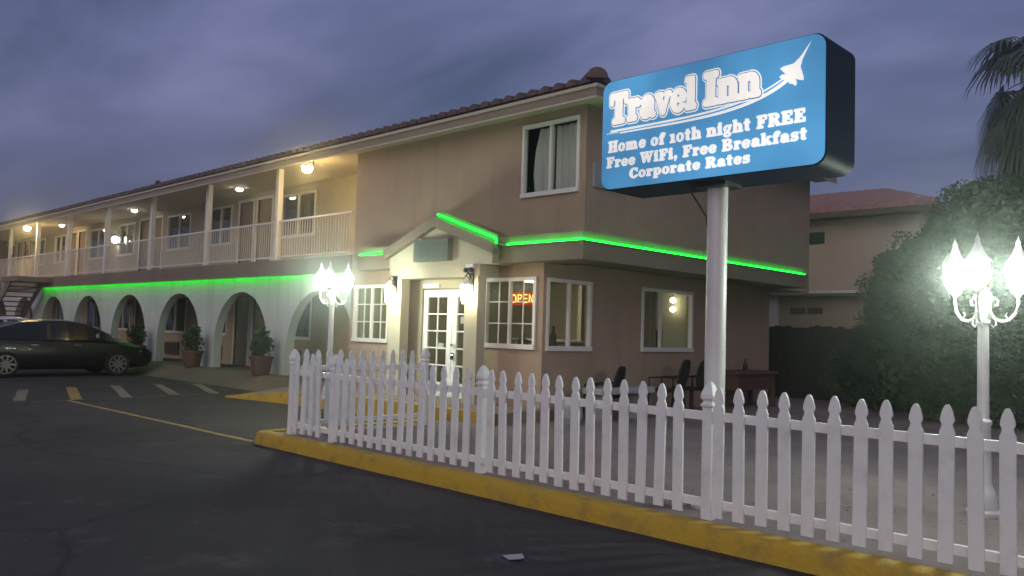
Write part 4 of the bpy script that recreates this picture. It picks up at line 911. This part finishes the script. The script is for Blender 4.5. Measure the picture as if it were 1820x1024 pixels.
# A/C units below the lower windows
def ac(x_, lb_):
    t = thing('air_conditioner', (x_, BW, .4), lb_, 'air conditioner', 'wall air conditioners behind the arches')
    a = MB(); a.box(x_ - .48, x_ + .48, BW - .09, BW - .003, .42, .84); a.build('case', mat('ac_case', (.16, .12, .10), .6) if 'ac_case' not in MATS else MATS['ac_case'], t, bevel=.01)
    a = MB()
    for i in range(9): a.box(x_ - .42, x_ + .42, BW - .10, BW - .092, .47 + .038 * i, .49 + .038 * i)
    a.build('grille', DARKM, t)
ac(-27.1, 'brown wall air conditioner seen through the arch left of the second potted shrub')
ac(-24.1, 'brown wall air conditioner seen through the arch between the two right potted shrubs')
ac(-19.7, 'brown wall air conditioner in the arch nearest the office')

# staircase at the far left
st = thing('staircase', (-36, 9.6, 0), 'dark outdoor staircase slanting down from the balcony at far left', 'staircase')
for y_ in (9.05, 10.15):
    a = MB(); a.prism([(-35.4, 3.02), (-35.4, 2.76), (-40.2, -.0), (-40.6, .0)], y_, y_ + .06, lambda u_, v_, d: (u_, d, v_)); a.build('stringer', LEDGEM, st)
for i in range(15): a = MB(); x_ = -35.65 - .33 * i; z_ = 2.84 - .19 * i; a.box(x_ - .16, x_ + .14, 9.11, 10.149, z_, z_ + .045); a.build('tread', CONC, st)
a = MB(); a.tube([(-35.4, 9.08, 3.95), (-40.4, 9.08, .98)], .022, 6); a.build('handrail', FRAME, st)
for i in range(6): a = MB(); x_ = -35.5 - .96 * i; a.box(x_ - .02, x_ + .02, 9.065, 9.1, 2.86 - .575 * i, 3.88 - .59 * i); a.build('rail_post', FRAME, st)
a = MB(); a.box(-36.4, -34.4, 9.0, 10.21, 2.84, 3.02); a.build('landing', LEDGEM, st)

# ================================================================ CARS
def car(label, paint, group):
    t = thing('parked_car', (0, 0, 0), label, 'car', group)
    def body_sec(y, hw, zt, zb, hood):
        pts = [(0, zb), (hw * .80, zb), (hw * .96, zb + .10), (hw, zb + .30), (hw * .99, zt - .22), (hw * .955, zt - .07), (hw * .84, zt), (hw * .4, zt + hood), (0, zt + hood)]
        return [(x_, y, z_) for x_, z_ in pts] + [(-x_, y, z_) for x_, z_ in pts[-2:0:-1]]
    secs = [(-2.28, .58, .80, .40, .0), (-2.22, .74, .93, .32, .01), (-2.0, .84, .99, .24, .02), (-1.5, .885, 1.00, .20, .02), (-.8, .90, .975, .19, .02), (0, .905, .955, .19, .02), (.7, .90, .94, .19, .02), (1.2, .895, .91, .20, .03), (1.7, .875, .85, .21, .035), (2.05, .82, .77, .23, .03), (2.25, .72, .68, .27, .02), (2.34, .55, .60, .34, .0)]
    b_ = MB(); rows = [body_sec(*s) for s in secs]; n = len(rows[0])
    b_.add([q for r_ in rows for q in r_], [(i * n + j, i * n + (j + 1) % n, (i + 1) * n + (j + 1) % n, (i + 1) * n + j) for i in range(len(rows) - 1) for j in range(n)] + [tuple(range(n - 1, -1, -1)), tuple((len(rows) - 1) * n + j for j in range(n))])
    bo = b_.build('body', paint, t, smooth=True)
    # greenhouse: glass lower band with roof above
    gh = [(-1.95, .70, .995), (-1.45, .70, 1.24), (-.95, .665, 1.385), (-.35, .65, 1.445), (.1, .645, 1.445), (.55, .655, 1.37), (1.0, .69, 1.19), (1.42, .73, .97)]
    def gsec(y, hw, zt):
        zb = .94; hb_ = .80; pts = [(hb_, zb), (hb_ + (hw - hb_) * .9, zb + (zt - zb) * .88), (hw * .93, zt - .012), (hw * .5, zt + .012), (0, zt + .02)]
        return [(x_, y, z_) for x_, z_ in pts] + [(-x_, y, z_) for x_, z_ in pts[-2::-1]]
    rows = [gsec(*s) for s in gh]; n = len(rows[0]); gm = MB(); rfm = MB()
    for i in range(len(rows) - 1):
        for j in range(n - 1):
            end = i in (0, 1, 5, 6); side = j in (0, n - 2)
            tgt = gm if (side or (end and j not in (1, n - 3))) else rfm
            tgt.add([rows[i][j], rows[i][j + 1], rows[i + 1][j + 1], rows[i + 1][j]], [(0, 1, 2, 3)])
    gm.build('windows', CARG, t, smooth=True); rfm.build('roof', paint, t, smooth=True)
    pi = MB()
    for s in (-1, 1):
        for (ya, yb, zt) in ((-.42, -.33, 1.37), (.62, .70, 1.26)):   # B and A pillars, a touch proud of the glass
            pi.add([(s * .812, ya, .95), (s * .812, yb, .95), (s * .685, yb - .0, zt), (s * .685, ya, zt)], [(0, 1, 2, 3)])
    pi.build('pillar', paint, t)
    for s in (-1, 1):
        for y_ in (-1.33, 1.31):
            w_ = MB(); prof = [(.31, -.10), (.325, -.06), (.325, .06), (.31, .10), (.22, .10)]
            vs = []; nn = 28
            for r, d in prof:
                for i in range(nn): aa = 2 * PI * i / nn; vs.append((s * (.80 + d), y_ + r * math.cos(aa), .325 + r * math.sin(aa)))
            w_.add(vs, [(j * nn + i, j * nn + (i + 1) % nn, (j + 1) * nn + (i + 1) % nn, (j + 1) * nn + i) for j in range(len(prof) - 1) for i in range(nn)] + [tuple(range(nn))])
            wo = w_.build('wheel', TYRE, t)
            r_ = MB()
            for k_ in range(9):
                aa = 2 * PI * k_ / 9; ca, sa = math.cos(aa), math.sin(aa); wd_ = .028
                r_.add([(s * .905, y_ + ca * .04 - sa * wd_, .325 + sa * .04 + ca * wd_), (s * .905, y_ + ca * .04 + sa * wd_, .325 + sa * .04 - ca * wd_), (s * .908, y_ + ca * .215 + sa * wd_ * .8, .325 + sa * .215 - ca * wd_ * .8), (s * .908, y_ + ca * .215 - sa * wd_ * .8, .325 + sa * .215 + ca * wd_ * .8),
                        (s * .89, y_ + ca * .04 - sa * wd_, .325 + sa * .04 + ca * wd_), (s * .89, y_ + ca * .04 + sa * wd_, .325 + sa * .04 - ca * wd_), (s * .89, y_ + ca * .215 + sa * wd_ * .8, .325 + sa * .215 - ca * wd_ * .8), (s * .89, y_ + ca * .215 - sa * wd_ * .8, .325 + sa * .215 + ca * wd_ * .8)],
                       [(0, 1, 2, 3), (0, 4, 5, 1), (1, 5, 6, 2), (2, 6, 7, 3), (3, 7, 4, 0)])
            for (ra, rb) in ((.205, .232), (.0, .055)):
                vs = []
                for i in range(nn):
                    aa = 2 * PI * i / nn
                    for r in (ra, rb): vs.append((s * (.911 if ra else .913), y_ + r * math.cos(aa), .325 + r * math.sin(aa)))
                r_.add(vs, [(2 * i, 2 * i + 1, 2 * ((i + 1) % nn) + 1, 2 * ((i + 1) % nn)) for i in range(nn)])
            r_.build('rim', RIM, wo)
        mi = MB(); mi.add([(s * .84, .80, .99), (s * .98, .78, 1.0), (s * .99, .70, 1.0), (s * .84, .70, .99), (s * .84, .79, 1.12), (s * .97, .77, 1.13), (s * .98, .70, 1.12), (s * .84, .70, 1.12)], [(0, 3, 2, 1), (4, 5, 6, 7), (0, 1, 5, 4), (1, 2, 6, 5), (2, 3, 7, 6), (3, 0, 4, 7)]); mi.build('mirror', CHROME, t, bevel=.02)
        for y_ in (-.72, .28): h = MB(); h.box(*sorted((s * .895, s * .925)), y_ - .09, y_ + .09, .80, .825); h.build('handle', CHROME, t, bevel=.006)
        h = MB(); h.add([(s * .60, 2.20, .62), (s * .83, 1.92, .70), (s * .84, 1.86, .64), (s * .66, 2.22, .53), (s * .56, 2.28, .60)], [(0, 1, 2, 3, 4)]); h.build('headlight', HEADL, t)
        h = MB(); h.box(*sorted((s * .50, s * .80)), -2.27, -2.12, .74, .88); h.build('taillight', TAILL, t)
    return t
ca = car('dark green black sedan parked nose in to the arcade with silver wheels', CARB, 'cars parked at the arcade'); ca.location = (-23.86, 7.22, .0)
cb = copy_tree(ca); cb['label'] = 'white car behind the dark sedan at the far left edge'; cb.location = (-28.0, 7.3, .04)
for o in [q for q in bpy.data.objects if q.parent == cb and q.name.split('.')[0] in ('body', 'roof', 'pillar')]:
    o.data = o.data.copy(); o.data.materials.clear(); o.data.materials.append(CARW)

# ================================================================ YARD FURNITURE
def patio_chair():
    t = thing('patio_chair', (0, 0, 0), '', 'chair', 'dark patio chairs by the side wall')
    a = MB(); a.box(-.26, .26, -.26, .26, .40, .45); a.build('seat', PLAST, t, bevel=.02)
    prof = [(-.15, .46), (.15, .46), (.20, .62), (.21, .80), (.16, .93), (.08, .98), (-.08, .98), (-.16, .93), (-.21, .80), (-.20, .62)]
    a = MB(); a.prism(prof, .24, .28, lambda u_, v_, d: (u_, d + (v_ - .46) * .22, v_)); a.build('backrest', PLAST, t, bevel=.01)
    for sx in (-.23, .23):
        for sy in (-.23, .23): a = MB(); a.tube([(sx, sy, .41), (sx * 1.1, sy * 1.12, 0)], .018, 6); a.build('leg', PLAST, t)
        a = MB(); a.tube([(sx * 1.12, -.22, .42), (sx * 1.15, -.22, .64), (sx * 1.15, .05, .66), (sx * 1.1, .29, .66)], .02, 6); a.build('armrest', PLAST, t)
    return t
c0 = patio_chair(); c0.location = (-8.28, 12.50, .13); c0.rotation_euler = (0, 0, R(-80)); c0['label'] = 'dark high backed patio chair, left of the pair beside the sign pole'
c1 = copy_tree(c0); c1.location = (-8.30, 13.35, .13); c1.rotation_euler = (0, 0, R(-100)); c1['label'] = 'dark patio chair right beside the sign pole, right of the pair'
c2 = copy_tree(c0); c2.location = (-8.40, 10.80, .10); c2.rotation_euler = (0, 0, R(-75)); c2.scale = (.92, .92, .92); c2['label'] = 'dark patio chair alone below the side window nearest the corner'
t = thing('garden_bench', (-8.1, 10.9, .13), 'low pale stone bench in the yard in front of the lone dark chair', 'bench')
a = MB(); a.box(-8.3, -7.9, 10.15, 11.6, .56, .66); a.build('seat', STONE, t, bevel=.02)
for y_ in (10.4, 11.35): a = MB(); a.box(-8.25, -7.95, y_ - .1, y_ + .1, .12, .559); a.build('leg', STONE, t, bevel=.02)
t = thing('wood_table', (-8.15, 15.4, .13), 'reddish brown wooden table by the side wall beyond the sign pole', 'table')
a = MB(); a.box(-8.6, -7.95, 14.5, 16.1, .80, .86); a.build('table_top', REDW, t, bevel=.01)
a = MB(); a.box(-8.55, -8.0, 14.55, 16.05, .50, .798); a.build('apron', REDW, t)
for sx in (-8.52, -8.03):
    for sy in (14.6, 16.0): a = MB(); a.box(sx - .04, sx + .04, sy - .04, sy + .04, .12, .499); a.build('leg', REDW, t)
a = MB(); a.lathe([(.04, 0), (.05, .03), (.05, .13), (.018, .18), (.018, .24), (0, .245)], (-8.3, 15.35, .862), 10); tag(a.build('bottle', DARKM, smooth=True), 'small dark bottle standing on the reddish brown table', 'bottle')
a = MB(); a.lathe([(.0, 0), (.16, .0), (.21, .10), (.19, .24), (.10, .33), (0, .36)], (-8.2, 9.75, .13), 9); tag(a.build('boulder', STONE), 'pale rounded rock in the yard left of the stone bench', 'rock')
# paper scrap and leaf litter on the asphalt
a = MB(); a.add([(-3.92, 4.02, .006), (-3.83, 4.10, .02), (-3.77, 4.06, .012), (-3.74, 3.98, .022), (-3.82, 3.96, .006), (-3.90, 3.98, .016)], [(0, 5, 1), (5, 4, 2, 1), (4, 3, 2)])
tag(a.build('paper_scrap', PAPER), 'crumpled pale paper scrap on the asphalt in the foreground', 'litter')
a = MB(); r3 = random.Random(5)
for _ in range(420):
    x_, y_ = r3.uniform(-9.3, -.4), 5.7 + abs(r3.gauss(0, 1.6)); s = r3.uniform(.008, .022); an = r3.uniform(0, PI)
    a.add([(x_ + s * math.cos(an), y_ + s * math.sin(an), .135), (x_ - s * .5 * math.sin(an), y_ + s * .5 * math.cos(an), .14), (x_ - s * math.cos(an), y_ - s * math.sin(an), .135), (x_ + s * .5 * math.sin(an), y_ - s * .5 * math.cos(an), .138)], [(0, 1, 2, 3)])
tag(a.build('leaf_litter', BARK), 'dry leaf bits scattered over the yard behind the fence', 'leaf litter', kind='stuff')

# ================================================================ BACKGROUND
t = thing('wooden_fence', (-8.9, 19.0, .13), 'dark vertical board fence behind the yard beside the hedge tree', 'fence')
a = MB(); x_ = -11.2; r4_ = random.Random(9)
while x_ < -4.5: a.box(x_, x_ + .135, 19.0, 19.02, .13, 1.84 + r4_.uniform(-.04, .04)); x_ += .142
a.build('board_panel', FENCEW, t)
for z_ in (.5, 1.45): a = MB(); a.box(-11.2, -4.5, 19.021, 19.06, z_, z_ + .09); a.build('rail', FENCEW, t)
nb = thing('neighbour_house', (-8, 27, 0), 'tan two storey neighbouring house with red tiled roof beyond the yard', 'house')
a = MB(); a.box(-30, -8.3, 25.6, 36, 0, 5.35); a.build('wall', NEIGH, nb)
a = MB(); ex0, ex1, ey0, ey1, ez, rz = -30.8, -7.5, 25.0, 36.6, 5.56, 7.1
a.add([(ex0, ey0, ez), (ex1, ey0, ez), (ex1, ey1, ez), (ex0, ey1, ez), (ex0 + 6, 30.8, rz), (ex1 - 3.7, 30.8, rz), (ex0, ey0, ez - .04), (ex1, ey0, ez - .04), (ex1, ey1, ez - .04), (ex0, ey1, ez - .04)],
      [(0, 1, 5, 4), (1, 2, 5), (2, 3, 4, 5), (3, 0, 4), (0, 6, 7, 1), (1, 7, 8, 2), (6, 9, 8, 7)])
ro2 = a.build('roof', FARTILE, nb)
a = MB()
for i in range(95):
    x_ = ex0 + .15 + .285 * i
    if x_ > ex1 - .1: break
    tt = min(1.0, max(0.02, (ex1 - x_) / 3.7)); tt = min(tt, max(.02, (x_ - ex0) / 6)); vs = []
    for f_ in (0, tt):
        for j in range(5): th = PI * j / 4; vs.append((x_ + .1 * math.cos(th), ey0 + f_ * (30.8 - ey0), ez + f_ * (rz - ez) + .085 * math.sin(th) + .003))
    a.add(vs, [(j, j + 1, j + 6, j + 5) for j in range(4)] + [(0, 1, 2, 3, 4)])
a.build('field_tiles', FARTILE, ro2, smooth=True)
a = MB(); a.box(ex0 + .02, ex1 - .02, ey0 + .02, ey0 + .06, ez - .22, ez - .045); a.build('eave_fascia', BARK, nb)
a = MB(); a.box(-11.75, -11.15, 25.55, 25.598, 4.62, 4.98); a.build('wall_vent', DARKM, nb)
gb = thing('garage_building', (-10, 22, 0), 'low pale garage with white roof edge and two small vents, behind the board fence', 'garage')
a = MB(); a.box(-18, -5.0, 22.2, 25.3, 0, 2.74); a.build('wall', mat('garage_stucco', (.42, .33, .25), .9, noise=(.7, (.36, .28, .21), .35, .7)), gb)
a = MB(); a.box(-18.2, -4.8, 21.86, 25.4, 2.742, 2.86); a.build('roof', FASC, gb)
a = MB(); a.box(-18.2, -4.8, 21.82, 21.858, 2.80, 2.875); a.build('roof_edge', FRAME, gb)
a = MB(); a.box(-11.28, -10.98, 22.06, 22.198, 0, 2.74); a.build('pilaster', FRAME, gb)
for x_ in (-10.62, -10.12): a = MB(); a.box(x_, x_ + .42, 22.17, 22.198, 2.26, 2.42); a.build('vent', DARKROOM, gb)


# ================================================================ LAMP GLOW (thin air volume added to give the lamps a bloom)
a = MB(); a.box(-140, 60, -40, 110, -1.0, 14.0); hz_ = a.build('glow_haze', bpy.data.materials.new('air')); tag(hz_, kind='stuff')
hm_ = hz_.data.materials[0]; hm_.use_nodes = True; t = hm_.node_tree; t.nodes.clear()
o = t.nodes.new('ShaderNodeOutputMaterial'); pv = t.nodes.new('ShaderNodeVolumePrincipled')
pv.inputs['Color'].default_value = (.9, .95, .93, 1); pv.inputs['Density'].default_value = 0.007; pv.inputs['Anisotropy'].default_value = 0.945
t.links.new(pv.outputs[0], o.inputs['Volume'])
